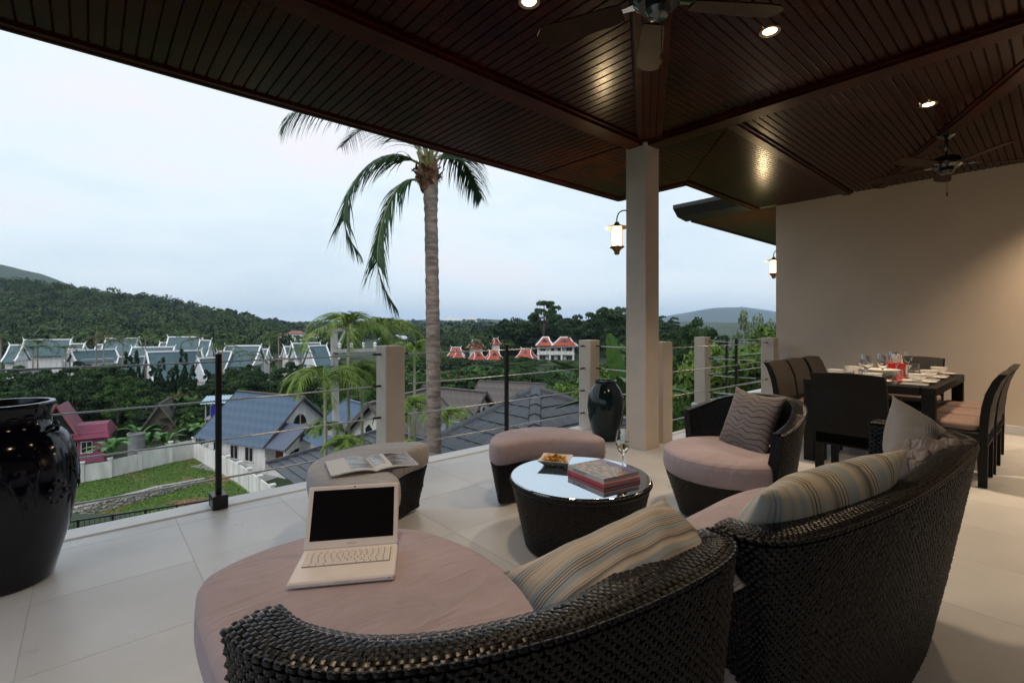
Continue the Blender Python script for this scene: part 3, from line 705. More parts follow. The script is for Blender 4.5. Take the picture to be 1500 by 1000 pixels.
def ottoman(label, loc, ang, sc=1, m=M_MAUVE, tilt=0):
    t = thing('wicker_ottoman', label, 'ottoman', loc, ang, 'crescent ottomans')
    out = catmull([(.19,-.30),(.12,-.16),(.09,0),(.12,.16),(.19,.30),(.17,.385),(.05,.40),(-.15,.33),(-.28,.18),(-.325,0),(-.28,-.18),(-.15,-.33),(.05,-.40),(.17,-.385)], 8)*sc
    seat_cushion('seat_cushion', out, .285, .425, m, t, .010, .011)
    seam('piping', offset_poly(ccw(out), .006), .405, m, t)
    wicker_base(t, offset_poly(ccw(out), .012), .02, .285, .05, .022, .0115)
    return t
ottoman('crescent ottoman with a grey cushion and an open magazine on top', (1.26,2.62,0), math.radians(-42), 1.15, M_GREYC)
ottoman('crescent ottoman with plain mauve cushion behind the coffee table', (2.42,2.42,0), math.radians(-121), 1.0)
def coffee_table():
    t = thing('coffee_table', 'round black wicker coffee table with reflective glass top', 'table', (2.046,1.771,0))
    c = np.array([(.375*math.cos(a), .375*math.sin(a)) for a in np.linspace(0, 2*PI, 97)[:-1]])
    wicker_base(t, c, .015, .350, .075, .021, .0105)
    R = rails_from(c, [(.345,-.002),(.358,-.012),(.368,-.010),(.373,.0)], 0); weave([resample(r,120) for r in R], .018, .012, .004, 'woven_rim', M_RATTAN, t)
    m = MB(); m.lathe([(0,.368),(.376,.368),(.380,.371),(.380,.377),(.376,.380),(.3745,.3801),(.372,.3801),(0,.3801)], 96); m.build('glass_top', M_TTOP, t, 40)
coffee_table()

# cushions
ears = dict(pinch=.07, ear=.03)
pillow('striped_cushion', 'long tan and blue striped cushion lying along the chaise back', (.825,.58,.69), frame((.62,-.10,.08), (-.14,-.50,.86)), pillow_mesh('striped_cushion', .45, .235, .19, M_STRIPE2, 34, .06, .03, .018, 3, 0, True))
pillow('striped_cushion', 'long cream and grey striped cushion leaning on the sofa back', (1.47,.455,.68), frame((.9,-.2,.03), (.17,.80,.45)), pillow_mesh('striped_cushion', .66, .36, .17, M_STRIPE, 36, .05, .03, .014, 5))
pillow('grey_cushion', 'blue grey pinstriped cushion propped at the far end of the sofa', P(1347, 657, 2.0), frame((.62,-.50,-.60), (-.50,-.62,.58)), pillow_mesh('grey_cushion', .31, .31, .19, M_STRIPE3, 30, .10, .06, .012, 8))
pillow('crumpled_cushion', 'crumpled wavy lined silk cushion squeezed between the sofa cushions', (2.27,.345,.70), frame((.75,-.12,.12), (-.25,.45,.85)), pillow_mesh('crumpled_cushion', .42, .22, .13, M_WAVY, 44, .10, .05, .09, 11))
pillow('wavy_cushion', 'square cushion with black wavy lines on the armchair', (3.20,1.34,.585), frame((-.40,-.90,-.03), (-.78,.42,.36)), pillow_mesh('wavy_cushion', .41, .41, .13, M_WAVY, 30, .10, .05, .006, 2))
# ================================================================ glazed jars
def jar(label, loc, prof, m, lugs=False, relief=0, n=64, rz=0):
    t = thing('glazed_jar', label, 'jar', loc, rz)
    q = MB(); q.lathe(prof, n); body = q.build('body', m, t, 60)
    return t, body
def big_jar():
    prof = [(0,.0),(.165,.0),(.178,.015),(.20,.10),(.232,.22),(.258,.36),(.268,.47),(.262,.56),(.247,.63),(.222,.685),(.188,.715),(.170,.735),(.166,.775),(.169,.80),(.180,.818),(.186,.830),(.180,.842),(.160,.842),(.158,.825),(.152,.77),(.15,.72),(.2,.66),(.2,.3),(0,.2)]
    t, b = jar('tall black glazed jar with a wide lip and raised dragon pattern at the left edge', (-.30,3.28,0), prof, M_CERN)
    m = MB(); rr = lambda z: np.interp(z, [.1,.22,.36,.47,.56,.63,.685], [.20,.232,.258,.268,.262,.240,.205])
    rg = np.random.default_rng(3)
    for k in range(5):                               # raised scroll pattern, wound round the belly
        a0 = k*2*PI/5+.5; pts = []
        for i in range(40):
            s = i/39; a = a0+1.05*s+.05*math.sin(9*s); z = .50+.085*math.sin(s*11+k)+.03*math.sin(23*s); pts.append((rr(z)*math.cos(a), rr(z)*math.sin(a), z))
        m.tube(pts, [.002+.004*math.sin(PI*i/39)**.6 for i in range(40)], 6)
        for i in range(3, 38, 2):
            x, y, z = pts[i]; d = Vector((x,y,0)).normalized(); u = Vector((-d.y,d.x,0)); w = rg.uniform(-1,1)
            m.tube([Vector((x,y,z)), Vector((x,y,z))+u*.022*w+Vector((0,0,.03*rg.choice([-1,1])))+d*.004, Vector((x,y,z))+u*.045*w+Vector((0,0,.035*rg.choice([-1,1])))-d*.002], [.0032,.0028,.0012], 5)
        cx, cz = a0+.5, .60
        for i in range(9):
            b_ = i*2*PI/9; z = .43+.05*math.sin(b_); a = a0+1.25+.14*math.cos(b_); m.lathe([(0,.008),(.007,.005),(.009,-.004)], 6, (rr(z)*math.cos(a), rr(z)*math.sin(a), z))
    m.build('raised_dragon_pattern', M_CERN, t, True)
    for k in range(4):                               # lugs on the shoulder
        a = -.55+k*PI/2; d = Vector((math.cos(a), math.sin(a), 0)); u = Vector((-d.y,d.x,0)); q = MB()
        q.tube([d*.19+u*-.04+Vector((0,0,.69)), d*.205+u*-.03+Vector((0,0,.722)), d*.212+Vector((0,0,.735)), d*.205+u*.03+Vector((0,0,.722)), d*.19+u*.04+Vector((0,0,.69))], [.008,.010,.009,.010,.008], 8)
        q.lathe([(0,.014),(.012,.008),(.014,-.006)], 8, d*.216+Vector((0,0,.74))); q.build('lug_handle', M_CERN, t, True)
big_jar()
jar('dark teal glazed jar standing in the corner beside the tall column', (4.14,3.22,0),
    [(0,0),(.115,0),(.125,.02),(.15,.1),(.182,.24),(.195,.36),(.185,.46),(.15,.545),(.115,.59),(.108,.605),(.116,.622),(.112,.63),(.096,.63),(.09,.6),(.14,.5),(.14,.2),(0,.1)], M_TEALJ, n=48)

# ================================================================ laptop
def laptop():
    fl = Pz(419, 865, .432); fr = Pz(578, 850, .432); ax = flat(fr-fl); ang = math.atan2(ax.y, ax.x); sc = ax.length/.322
    c = (fl+fr)/2
    t = thing('laptop', 'white laptop open with a black screen on the chaise seat', 'laptop', (c.x, c.y, .4335), ang)
    W, Dp = .322*sc, .226*sc
    m = MB(); m.cbox((0,Dp/2,.009), (W,Dp,.018), .005); b = m.build('base', M_WHITEP, t)
    q = MB(); q.cbox((0,Dp*.655,.0183), (W*.87,Dp*.47,.0012), .0005); q.build('keyboard_well', M_KEYGAP, b)
    q = MB(); rows = [13.2,14,14,13,12,9]; x0 = -W*.43; kw = W*.86; y = Dp*.875; kh = Dp*.445/6
    for r, n in enumerate(rows):
        ws = [1]*int(n)
        if r == 5: ws = [1,1,1.2,5,1.2,1,1,1,1]
        tot = sum(ws); x = x0
        for w in ws:
            ww = kw*w/tot; q.cbox((x+ww/2, y-kh/2, .0205), (ww-.0022, kh-.0022, .003), .0007); x += ww
        y -= kh
    k = q.build('keys', M_WHITEK, b); k['kind'] = 'stuff'
    q = MB(); q.cbox((0,Dp*.235,.0183), (W*.3,Dp*.24,.0008), .0003); q.build('trackpad', M_WHITEK, b)
    q = MB(); q.cbox((0,Dp*.075,.0183), (W*.3,Dp*.05,.001), .0003); q.build('trackpad_button', M_WHITEP, b)
    q = MB(); q.box((0,-.0004,.012), (W*.13,.001,.004)); q.build('latch_recess', M_PORC, b)
    q = MB(); q.box((W*.45,-.0004,.010), (.004,.001,.0025)); q.build('sleep_light', M_DOT, b)
    a = math.radians(27); R = Matrix.Rotation(-a, 3, 'X'); hp = Vector((0,Dp-.004,.018)); lid_h = .215*sc
    L = lambda x, y, z: hp+R@Vector((x, y, z))
    q = MB(); q.cbox(L(0,.004,lid_h/2), (W,.009,lid_h), .004, R); lid = q.build('lid', M_WHITEP, t)
    q = MB(); q.cbox(L(0,-.0009,lid_h*.53), (W*.895,.001,lid_h*.80), .0003, R); q.build('screen', M_SCREEN, lid)
    q = MB(); q.lathe([(0,.0007),(.0028,.0005),(.0028,-.0004)], 10); 
    q.v = [tuple(L(0,-.0006,lid_h*.965)+R@Vector((v[0],-v[2],v[1]))) for v in q.v]; q.build('webcam', M_DOT, lid)
    o = text_mesh('MacBook', .008, .0001, M_GREYT, 'logo_lettering', lid, L(0,-.0008,lid_h*.065), (0,0,0), 'CENTER'); o.rotation_euler = (R.to_4x4()@Matrix.Rotation(PI/2, 4, 'X')).to_euler()
laptop()

# ================================================================ open magazine on the ottoman
def print_mat(name, cols, scale, seed):
    m, nt, b = mat_nodes(name); L = nt.links; b.inputs['Roughness'].default_value = .3
    tc = nd(nt, 'ShaderNodeTexCoord'); mp = nd(nt, 'ShaderNodeMapping'); mp.inputs['Location'].default_value = (seed, seed*.7, 0); mp.inputs['Scale'].default_value = (1,1.7,1); L.new(tc.outputs['Object'], mp.inputs['Vector'])
    v = nd(nt, 'ShaderNodeTexVoronoi', Scale=scale, distance='CHEBYCHEV'); L.new(mp.outputs['Vector'], v.inputs['Vector'])
    n = nd(nt, 'ShaderNodeTexNoise', Scale=scale*.7, Detail=5); L.new(mp.outputs['Vector'], n.inputs['Vector'])
    sx = nd(nt, 'ShaderNodeSeparateColor'); L.new(v.outputs['Color'], sx.inputs[0])
    ad = nd(nt, 'ShaderNodeMath', operation='MULTIPLY_ADD'); L.new(sx.outputs[0], ad.inputs[0]); ad.inputs[1].default_value = .55; 
    h = nd(nt, 'ShaderNodeMath', operation='MULTIPLY'); L.new(n.outputs['Fac'], h.inputs[0]); h.inputs[1].default_value = .5; L.new(h.outputs[0], ad.inputs[2])
    cr = nd(nt, 'ShaderNodeValToRGB'); e = cr.color_ramp.elements; k = len(cols)
    e[0].position = .2; e[0].color = (*cols[0],1); e[1].position = .85; e[1].color = (*cols[-1],1)
    for i in range(1, k-1): q = e.new(.2+.65*i/(k-1)); q.color = (*cols[i],1)
    L.new(ad.outputs[0], cr.inputs['Fac']); L.new(cr.outputs['Color'], b.inputs['Base Color']); return m
M_PH1 = print_mat('grey_blue_photo_print', [(.10,.12,.14),(.22,.26,.30),(.5,.53,.56),(.3,.34,.38)], 16, 1.3)
M_PH2 = print_mat('dark_interior_photo_print', [(.03,.025,.03),(.12,.09,.10),(.35,.30,.31),(.07,.055,.06)], 18, 4.1)
M_COVER = print_mat('city_night_cover_print', [(.03,.03,.045),(.10,.09,.11),(.20,.14,.08),(.40,.27,.12),(.05,.05,.09)], 30, 2.2)
M_RED = mat('coral_book_cloth', (.64,.11,.14), .45, var=.05, vscale=30)
M_PURPLE = mat('violet_print', (.13,.10,.30), .35)
M_INK = mat('black_ink', (.02,.02,.03), .6)
M_GOLDINK = mat('pale_ink', (.55,.52,.62), .5)
def magazine():
    z = .442; a = Pz(474, 683, z); b = Pz(495, 692, z); c = Pz(612, 677, z); d = Pz(585, 660, z)
    ax = flat(c-b); ang = math.atan2(ax.y, ax.x); t = thing('magazine', 'open glossy magazine lying on the grey ottoman', 'magazine', ((a.x+c.x)/2, (a.y+c.y)/2, z), ang)
    w, h = .225, .285; N = 12
    def sheet(side, th, name, m, x0=0, x1=1, y0=0, y1=1, lift=0, par=None):
        q = MB(); V = []; F = []
        for i in range(N+1):
            s = x0+(x1-x0)*i/N; x = side*w*s; zz = .004+th*math.sin(min(1, s*1.15)*PI*.88)**.7*(.55+.45*(1-s))+lift if s > 0 else .001+lift
            for y in (-h/2+h*y0, -h/2+h*y1): V += [(x, y, zz), (x, y, max(0.0, zz-(.007 if not lift else .0004)))]
        for i in range(N):
            k = i*4; F += [(k,k+2,k+6,k+4), (k+1,k+5,k+7,k+3), (k,k+4,k+5,k+1), (k+2,k+3,k+7,k+6)]
        F += [(0,1,3,2), (4*N,4*N+2,4*N+3,4*N+1)]
        q.add(V, F); return q.build(name, m, par or t, 50)
    l = sheet(-1, .020, 'left_pages', M_PAPER); r = sheet(1, .016, 'right_pages', M_PAPER)
    sheet(-1, .020, 'photo_print', M_PH1, .05, .55, .12, .97, .0008, l); sheet(1, .016, 'photo_print', M_PH1, .04, .30, .3, .97, .0008, r)
    sheet(1, .016, 'photo_print', M_PH2, .40, .98, .05, .97, .0008, r)
    q = MB(); q.box((0,0,.0), (w*2.02,h*1.01,.0012)); q.build('cover', M_PH2, t)
magazine()

# ================================================================ things on the coffee table
ZT = .381
def books():
    fc = Pz(885, 715.5, ZT); lc = Pz(832, 693, ZT); rc = Pz(924, 699, ZT)     # front corner, left end of the spine, right corner
    ax = flat(fc-lc); ang = math.atan2(ax.y, ax.x); ln = ax.length; dp = flat(rc-fc).length
    def book(name, lab, z, w, d, h, cov, spine, off=0, rot=0):
        t = thing(name, lab, 'book', (lc.x, lc.y, z), ang+rot)
        q = MB(); q.cbox((w/2,d/2,h/2), (w-.006,d-.004,h-.006), .0005); q.build('pages', M_PAPER, t)
        q = MB(); q.cbox((w/2,d/2,h-.0016), (w,d,.003), .0008); top = q.build('front_cover', cov, t)
        q = MB(); q.cbox((w/2,d/2,.0016), (w,d,.003), .0008); q.build('back_cover', spine, t)
        q = MB(); q.cbox((w/2,.0,h/2), (w,.003,h), .0008); sp = q.build('spine', spine, t)
        return t, top, sp
    hb = .020
    t, top, sp = book('book', 'coral red hardback at the bottom of the pile on the coffee table', ZT, ln, dp, hb, M_RED, M_RED)
    t, top, sp = book('book', 'picture book with a night city cover lying on the red book', ZT+hb+.0008, ln*.985, dp*.98, .026, M_COVER, M_PAPER, rot=.015)
    text_mesh('IN THE CITY', .021, .0002, M_INK, 'spine_lettering', sp, (.05,-.002,.013), (PI/2,0,0)).scale = (.9,1,1)
    q = MB(); w, d, z = ln*.985, dp*.98, .0263
    q.box((w*.5,d*.90,z), (w*.97,d*.17,.0004)); q.build('violet_title_band', M_PURPLE, top)
    text_mesh('IN THE CITY', .03, .0001, M_GOLDINK, 'cover_lettering', top, (w*.12,d*.90,z+.0004), (0,0,0))
    q = MB()
    for (x0,y0,x1,y1) in ((.22,.78,.30,.35),(.40,.78,.46,.30),(.55,.72,.95,.35),(.5,.3,.98,.62),(.3,.12,.75,.10)): q.bar((w*x0,d*y0,z), (w*x1,d*y1,z), .0035, .0003)
    q.build('light_streaks', M_GOLDINK, top)
books()
M_CHIP = mat('potato_crisp', (.62,.33,.07), .6, col2=(.70,.46,.16), vscale=30)
def bowl_of_crisps():
    c = Pz(814, 679, ZT); t = thing('crisp_bowl', 'shallow square white bowl filled with crisps on the coffee table', 'bowl', (c.x,c.y,ZT), math.radians(33))
    q = MB(); R = []
    for s, z in ((.050,.0),(.056,.002),(.082,.026),(.092,.034),(.091,.037),(.078,.030),(.054,.008),(.0,.006)):
        for k in range(4):
            for j in range(6):
                u = -1+2*j/6; x, y = ((u,-1),(1,u),(-u,1),(-1,-u))[k]; f = 1-.05*(1-abs(u))**2
                R.append((s*x*f*(1 if k % 2 == 0 else 1), s*y*f, z))
    n = 24; F = []
    for i in range(7):
        for k in range(n): k2 = (k+1)%n; F.append((i*n+k, i*n+k2, (i+1)*n+k2, (i+1)*n+k))
    q.add(R, F); q.build('bowl_shell', M_PORC, t, 50)
    q = MB(); rg = random.Random(5)
    for k in range(85):
        r = rg.uniform(0,1)**.6*.068; a = rg.uniform(0,2*PI); z = .014+(.036*(1-(r/.075)**2))*rg.uniform(.5,1)
        R = Euler((rg.uniform(-.7,.7),rg.uniform(-.7,.7),rg.uniform(0,6))).to_matrix(); o = Vector((r*math.cos(a),r*math.sin(a),z)); s = rg.uniform(.013,.019); V = [o+R@Vector((0,0,0))]
        for j in range(8):
            b = j*PI/4; V.append(o+R@Vector((s*math.cos(b)*1.25, s*math.sin(b), .006*math.cos(2*b))))
        q.add(V, [(0,1+j,1+(j+1)%8) for j in range(8)])
    ch = q.build('crisps', M_CHIP, None, True, (c.x,c.y,ZT)); tag(ch, 'heap of golden crisps in the square white bowl', 'crisps', kind='stuff')
bowl_of_crisps()
WG = [(.0,.0),(.034,.0),(.034,.0012),(.012,.004),(.0045,.012),(.0038,.05),(.0040,.085),(.009,.094),(.022,.106),(.033,.125),(.038,.148),(.0375,.170),(.033,.200),(.030,.218)]
WGI = [(.029,.218),(.0318,.200),(.0362,.170),(.0366,.148),(.0316,.126),(.020,.1085),(.006,.1),(0,.099)]
def wine_glass(loc, lab, s=1.0, wine=False, group=None):
    t = thing('wine_glass', lab, 'wine glass', loc, 0, group)
    q = MB(); q.lathe([(r*s,z*s) for r,z in WG+WGI], 28); q.build('glass_body', M_GLASS, t, 60)
    if wine:
        q = MB(); q.lathe([(0,.1002*s),(.0055*s,.1006*s),(.0195*s,.109*s),(.0312*s,.1265*s),(.0362*s,.149*s),(.0360*s,.158*s),(0,.158*s)], 28); w = q.build('wine', M_WINE, t, 60)
    return t
g = Pz(912.5, 690, ZT); wine_glass((g.x,g.y,ZT), 'glass of white wine standing behind the books on the coffee table', 1.06, True)

# ================================================================ dining table, chairs and place settings
TX0, TX1, TY0, TY1, ZD = 4.86, 6.46, .655, 1.565, .73
def dining_table():
    t = thing('dining_table', 'dark woven dining table with an inset glass top laid for a meal', 'table', ((TX0+TX1)/2, (TY0+TY1)/2, 0))
    w, d = TX1-TX0, TY1-TY0; q = MB()
    for s in (-1,1):
        q.cbox((0, s*(d/2-.045), ZD-.035), (w, .09, .07), .006); q.cbox((s*(w/2-.045), 0, ZD-.035), (.09, d-.184, .07), .006)
    q.build('table_frame', M_CHAIR, t)
    q = MB(); q.cbox((0,0,ZD-.012), (w-.19, d-.19, .014), .003); q.build('glass_top', mat('green_glass_top', (.10,.12,.11), .06, spec=.7), t)
    for sx in (-1,1):
        for sy in (-1,1): q = MB(); q.cbox((sx*(w/2-.045), sy*(d/2-.045), (ZD-.07)/2), (.085,.085,ZD-.07), .006); q.build('leg', M_CHAIR, t)
dining_table()
def dining_chair():
    t = thing('dining_chair', 'x', 'chair', (0,0,0), 0, 'dining chairs round the laid table')       # faces +y
    w, d = .46, .44
    q = MB(); q.cbox((0,0,.36), (w, d, .10), .012); q.build('seat_frame', M_CHAIR, t)
    q = MB(); n = 10
    o = [(-w/2+.02,-d/2+.05),(w/2-.02,-d/2+.05),(w/2-.015,d/2-.02),(-w/2+.015,d/2-.02)]
    pts = np.array([(x,y) for x,y in catmull([(-w/2+.03,-d/2+.06),(0,-d/2+.05),(w/2-.03,-d/2+.06),(w/2-.015,0),(w/2-.03,d/2-.02),(0,d/2-.005),(-w/2+.03,d/2-.02),(-w/2+.015,0)], 5)])
    seat_cushion('seat_pad', pts, .41, .465, M_BROWNC, t, .008, .012)
    V = []; zs = [.31,.41,.50,.60,.70,.80,.85,.862]; back = [0,-.0,-.005,-.015,-.035,-.07,-.095,-.103]      # curved backrest
    q = MB(); nx = 6; L = []
    for s in (0,1):
        for z, yb in zip(zs, back):
            th = .05 if z < .8 else .045
            for i in range(nx+1):
                u = -1+2*i/nx; L.append((u*w/2, -d/2+yb+.012*(1-u*u)*-1*(z>.45)+(0 if s == 0 else th), z-(.012*u*u if z > .84 else 0)))
    m = nx+1; k = len(zs); F = []
    for s in (0,1):
        for j in range(k-1):
            for i in range(nx): a = s*k*m+j*m+i; F.append((a,a+1,a+m+1,a+m))
    for j in range(k-1): 
        for i in (0,nx): a = j*m+i; F.append((a,a+m,a+m+k*m,a+k*m))
    for j in (0,k-1):
        for i in range(nx): a = j*m+i; F.append((a,a+1,a+1+k*m,a+k*m))
    q.add(L, F); b = q.build('backrest', M_CHAIR, t, 50)
    q = MB(); q.add([(x,y+.0015,z) for x,y,z in L[k*m+2*m:]], [f for f in [(j*m+i, j*m+i+1, (j+1)*m+i+1, (j+1)*m+i) for j in range(k-3) for i in range(nx)]]); 
    q.v = [(x*.95,y,z) for x,y,z in q.v]; q.build('woven_panel', M_CHAIRL, b, 50)
    for sx in (-1,1):
        q = MB(); q.box((sx*(w/2-.03), d/2-.035, .155), (.042,.042,.31), None, 1.2); q.build('leg', M_CHAIR, t)
        q = MB(); q.box((sx*(w/2-.03), -d/2+.03, .155), (.042,.05,.31), None, 1.2); q.build('leg', M_CHAIR, t)
    return t
ch0 = dining_chair(); first = True
PLACES = []
for (x, y, rz, lab) in (
    (4.43, 1.05, -PI/2, 'black dining chair at the near head of the table with its back to the sofa'),
    (5.20, 1.63, PI, 'dining chair on the railing side, nearest the armchair'),
    (5.72, 1.64, PI, 'middle dining chair of the three on the railing side'),
    (6.22, 1.63, PI, 'dining chair on the railing side, nearest the beige wall'),
    (5.22, .60, 0, 'nearest of the three dining chairs on the open floor side'),
    (5.74, .59, 0, 'middle one of the three dining chairs on the open floor side'),
    (6.26, .60, 0, 'dining chair on the open floor side, nearest the beige wall'),
    (6.74, 1.10, PI/2, 'dining chair at the far head of the table against the beige wall')):
    c = ch0 if first else copy_tree(ch0); first = False
    c.location = (x,y,0); c.rotation_euler = (0,0,rz); c['label'] = lab
M_NAPK = mat('grey_napkin', (.32,.32,.33), .8); M_CUT = mat('cutlery_steel', (.6,.6,.6), .2, metal=1)
M_REDB = mat('red_box_card', (.62,.02,.015), .5); M_TISSUE = mat('white_tissue', (.75,.74,.73), .8)
def plate_mesh(): q = MB(); q.lathe([(0,.004),(.075,.004),(.085,.006),(.128,.016),(.130,.0175),(.127,.018),(.083,.009),(.0,.0075)], 32); return q.mesh('plate_disc', M_PORC, 40)
def bowl_mesh(): q = MB(); q.lathe([(0,0),(.032,0),(.035,.004),(.058,.03),(.066,.052),(.0655,.054),(.062,.052),(.054,.03),(.03,.008),(0,.007)], 28); return q.mesh('bowl_shell', M_PORC, 40)
def tumbler_mesh(): q = MB(); q.lathe([(0,0),(.029,0),(.031,.004),(.036,.088),(.0342,.088),(.0292,.009),(0,.008)], 24); return q.mesh('tumbler_body', M_GLASS, 40)
def settings():
    zt = ZD+.001; pm, bm_, tm = plate_mesh(), bowl_mesh(), tumbler_mesh()
    w0 = None
    seats = [(5.20,1.40,PI,'railing side place nearest the armchair'),(5.72,1.40,PI,'middle place on the railing side'),(6.22,1.40,PI,'railing side place nearest the wall'),
             (5.22,.82,0,'open side place nearest the sofa'),(5.74,.82,0,'middle place on the open floor side'),(6.26,.82,0,'open side place nearest the wall'),
             (5.02,1.08,-PI/2,'near head of the table'),(6.30,1.10,PI/2,'far head of the table')]
    for i, (x, y, r, where) in enumerate(seats):
        R = Matrix.Rotation(r, 3, 'Z'); at = lambda a, b: (Vector((x,y,0))+R@Vector((a,b,0)))
        p = link('dinner_plate', pm); p.location = (x,y,zt); tag(p, f'white dinner plate, {where}', 'plate', 'place settings')
        b = link('soup_bowl', bm_); b.location = (x,y,zt+.0185); tag(b, f'small white bowl on the plate, {where}', 'bowl', 'place settings')
        c = at(.13,.20); q = link('water_tumbler', tm); q.location = (c.x,c.y,zt); tag(q, f'clear water tumbler, {where}', 'tumbler', 'place settings')
        c = at(.05 if i != 6 else -.1,.245 if i < 6 else .2)
        if w0 is None: w0 = wine_glass((c.x,c.y,zt), f'empty wine glass, {where}', 1.0, False, 'place settings'); g = w0
        else: g = copy_tree(w0); g.location = (c.x,c.y,zt); g['label'] = f'empty wine glass, {where}'
        for sx, nm in ((-.16,'fork'),(.155,'knife')):
            q = MB(); q.box((0,0,.0015), (.008,.12,.002))
            if nm == 'fork':
                q.box((0,.07,.0015), (.018,.03,.002))
                for k in range(4): q.box((-.0075+.005*k,.10,.0015), (.0028,.035,.002))
            else: q.prism([(-.006,.06,.0005),(.009,.06,.0005),(.010,.11,.0005),(.002,.155,.0005),(-.006,.14,.0005)], (0,0,.0018))
            c = at(sx,-.02); o = q.build(nm, M_CUT, None, loc=(c.x,c.y,zt)); o.rotation_euler = (0,0,r); tag(o, f'steel {nm} beside the plate, {where}', nm, 'place settings')
        q = MB(); q.cbox((0,0,.006), (.10,.17,.010), .004); q.cbox((.01,.01,.013), (.075,.14,.006), .003); c = at(-.25,-.02); o = q.build('napkin', M_NAPK, None, loc=(c.x,c.y,zt)); o.rotation_euler = (0,0,r); tag(o, f'folded grey napkin, {where}', 'napkin', 'place settings')
    q = MB(); q.lathe([(0,0),(.06,0),(.065,.006),(.12,.05),(.145,.085),(.1435,.087),(.138,.084),(.11,.05),(.05,.012),(0,.01)], 40); o = q.build('serving_bowl', M_PORC, None, 40, (5.36,1.10,zt)); tag(o, 'large white serving bowl in the middle of the dining table', 'bowl')
    q = MB(); q.lathe([(0,0),(.09,0),(.17,.014),(.172,.017),(.09,.008),(0,.007)], 40); o = q.build('serving_dish', M_PORC, None, 40, (5.66,1.16,zt)); tag(o, 'wide white serving dish behind the large bowl', 'dish')
    t = thing('tissue_box', 'red box with white tissues standing up on the dining table', 'tissue box', (5.98,1.10,zt), .3)
    q = MB(); q.cbox((0,0,.055), (.13,.13,.11), .004); q.build('box_body', M_REDB, t)
    rg = random.Random(4)
    for k in range(6):
        q = MB(); a = k*1.1; x, y = .03*math.cos(a), .03*math.sin(a); V = []
        for i in range(5):
            for j in range(4):
                u, v = (i/4-.5), j/3; V.append((x+u*.085*(1-.75*v)*math.cos(a+.7)+.01*math.sin(5*u+k)*v, y+u*.085*(1-.75*v)*math.sin(a+.7)+.012*math.sin(7*u+k), .105+v*rg.uniform(.08,.10)))
        q.add(V, [(i*4+j,(i+1)*4+j,(i+1)*4+j+1,i*4+j+1) for i in range(4) for j in range(3)]); q.build('tissue', M_TISSUE, t, True)
    q = MB(); q.add([(-.04,0,0),(.04,0,0),(.0,.028,.075),(.0,-.028,.075),(-.04,.055,0),(.04,.055,0)], [(0,1,2),(4,5,2),(0,2,4),(1,5,2)]); o = q.build('table_card', M_REDB, None, False, (5.55,.98,zt)); o.rotation_euler = (0,0,1.1); tag(o, 'small red folded card beside the serving bowl', 'card')
settings()
# ================================================================ outdoors: materials
def leaf_mat(name, dark, light, rough=.6, spec=.12, trans=.0):
    m, nt, b = mat_nodes(name); L = nt.links; b.inputs['Roughness'].default_value = rough; b.inputs['Specular IOR Level'].default_value = spec
    at = nd(nt, 'ShaderNodeAttribute', attribute_name='tint'); oi = nd(nt, 'ShaderNodeObjectInfo')
    ad = nd(nt, 'ShaderNodeMath', operation='MULTIPLY_ADD'); L.new(oi.outputs['Random'], ad.inputs[0]); ad.inputs[1].default_value = .3; L.new(at.outputs['Fac'], ad.inputs[2])
    sb = nd(nt, 'ShaderNodeMath', operation='SUBTRACT'); L.new(ad.outputs[0], sb.inputs[0]); sb.inputs[1].default_value = .15; sb.use_clamp = True
    mx = nd(nt, 'ShaderNodeMix', data_type='RGBA'); L.new(sb.outputs[0], mx.inputs['Factor']); mx.inputs['A'].default_value = (*dark,1); mx.inputs['B'].default_value = (*light,1)
    L.new(mx.outputs['Result'], b.inputs['Base Color']); return m
L_DARK = leaf_mat('dark_foliage', (.012,.027,.011), (.038,.072,.023))
L_MID = leaf_mat('green_foliage', (.018,.044,.012), (.062,.12,.028))
L_BRIGHT = leaf_mat('fresh_foliage', (.04,.085,.018), (.14,.21,.045))
L_RUST = leaf_mat('rusty_foliage', (.06,.05,.02), (.15,.12,.045))
L_PALM = leaf_mat('palm_leaf', (.014,.040,.018), (.045,.10,.04), .4)
L_ARECA = leaf_mat('areca_leaf', (.05,.11,.02), (.20,.28,.05), .45)
L_WOOD = leaf_mat('wood_foliage', (.009,.022,.010), (.062,.100,.034))
L_CYP = leaf_mat('cypress_foliage', (.012,.025,.012), (.03,.055,.022))
L_BANANA = leaf_mat('banana_leaf', (.04,.12,.035), (.12,.24,.07), .4)
M_BARK = mat('bark', (.10,.08,.06), .85, var=.3, vscale=6, bump=.3, bscale=20)
M_PTRUNK = mat('palm_trunk', (.30,.245,.21), .85, col2=(.12,.095,.08), vscale=4, bump=.6, bscale=12, stretch=(1,1,4.5))
M_FIBRE = mat('palm_fibre', (.16,.085,.05), .9, var=.5, vscale=22, bump=.5, bscale=40)
M_STALK = mat('palm_stalk', (.16,.17,.05), .5)
M_WHITEW = mat('white_masonry', (.70,.70,.69), .8, col2=(.52,.51,.49), vscale=1.6, stretch=(1,1,.22), detail=7)
M_TEAL = mat('teal_roof', (.066,.124,.146), .5, col2=(.042,.085,.10), vscale=.5, detail=8)
M_WTRIM = mat('white_trim', (.78,.78,.80), .5)
M_REDR = mat('orange_roof_tile', (.33,.062,.034), .65, var=.25, vscale=.6)
M_BLUER = mat('blue_sheet_roof', (.072,.118,.180), .5, col2=(.040,.075,.13), vscale=1.1, detail=8)
M_BROWNR = mat('brown_roof_tile', (.085,.070,.066), .6, var=.2, vscale=1.2, bump=.2, bscale=12)
M_PINKR = mat('magenta_roof', (.15,.018,.045), .5, var=.2, vscale=1)
M_PINKW = mat('pink_wall', (.26,.058,.125), .7, var=.05, vscale=1)
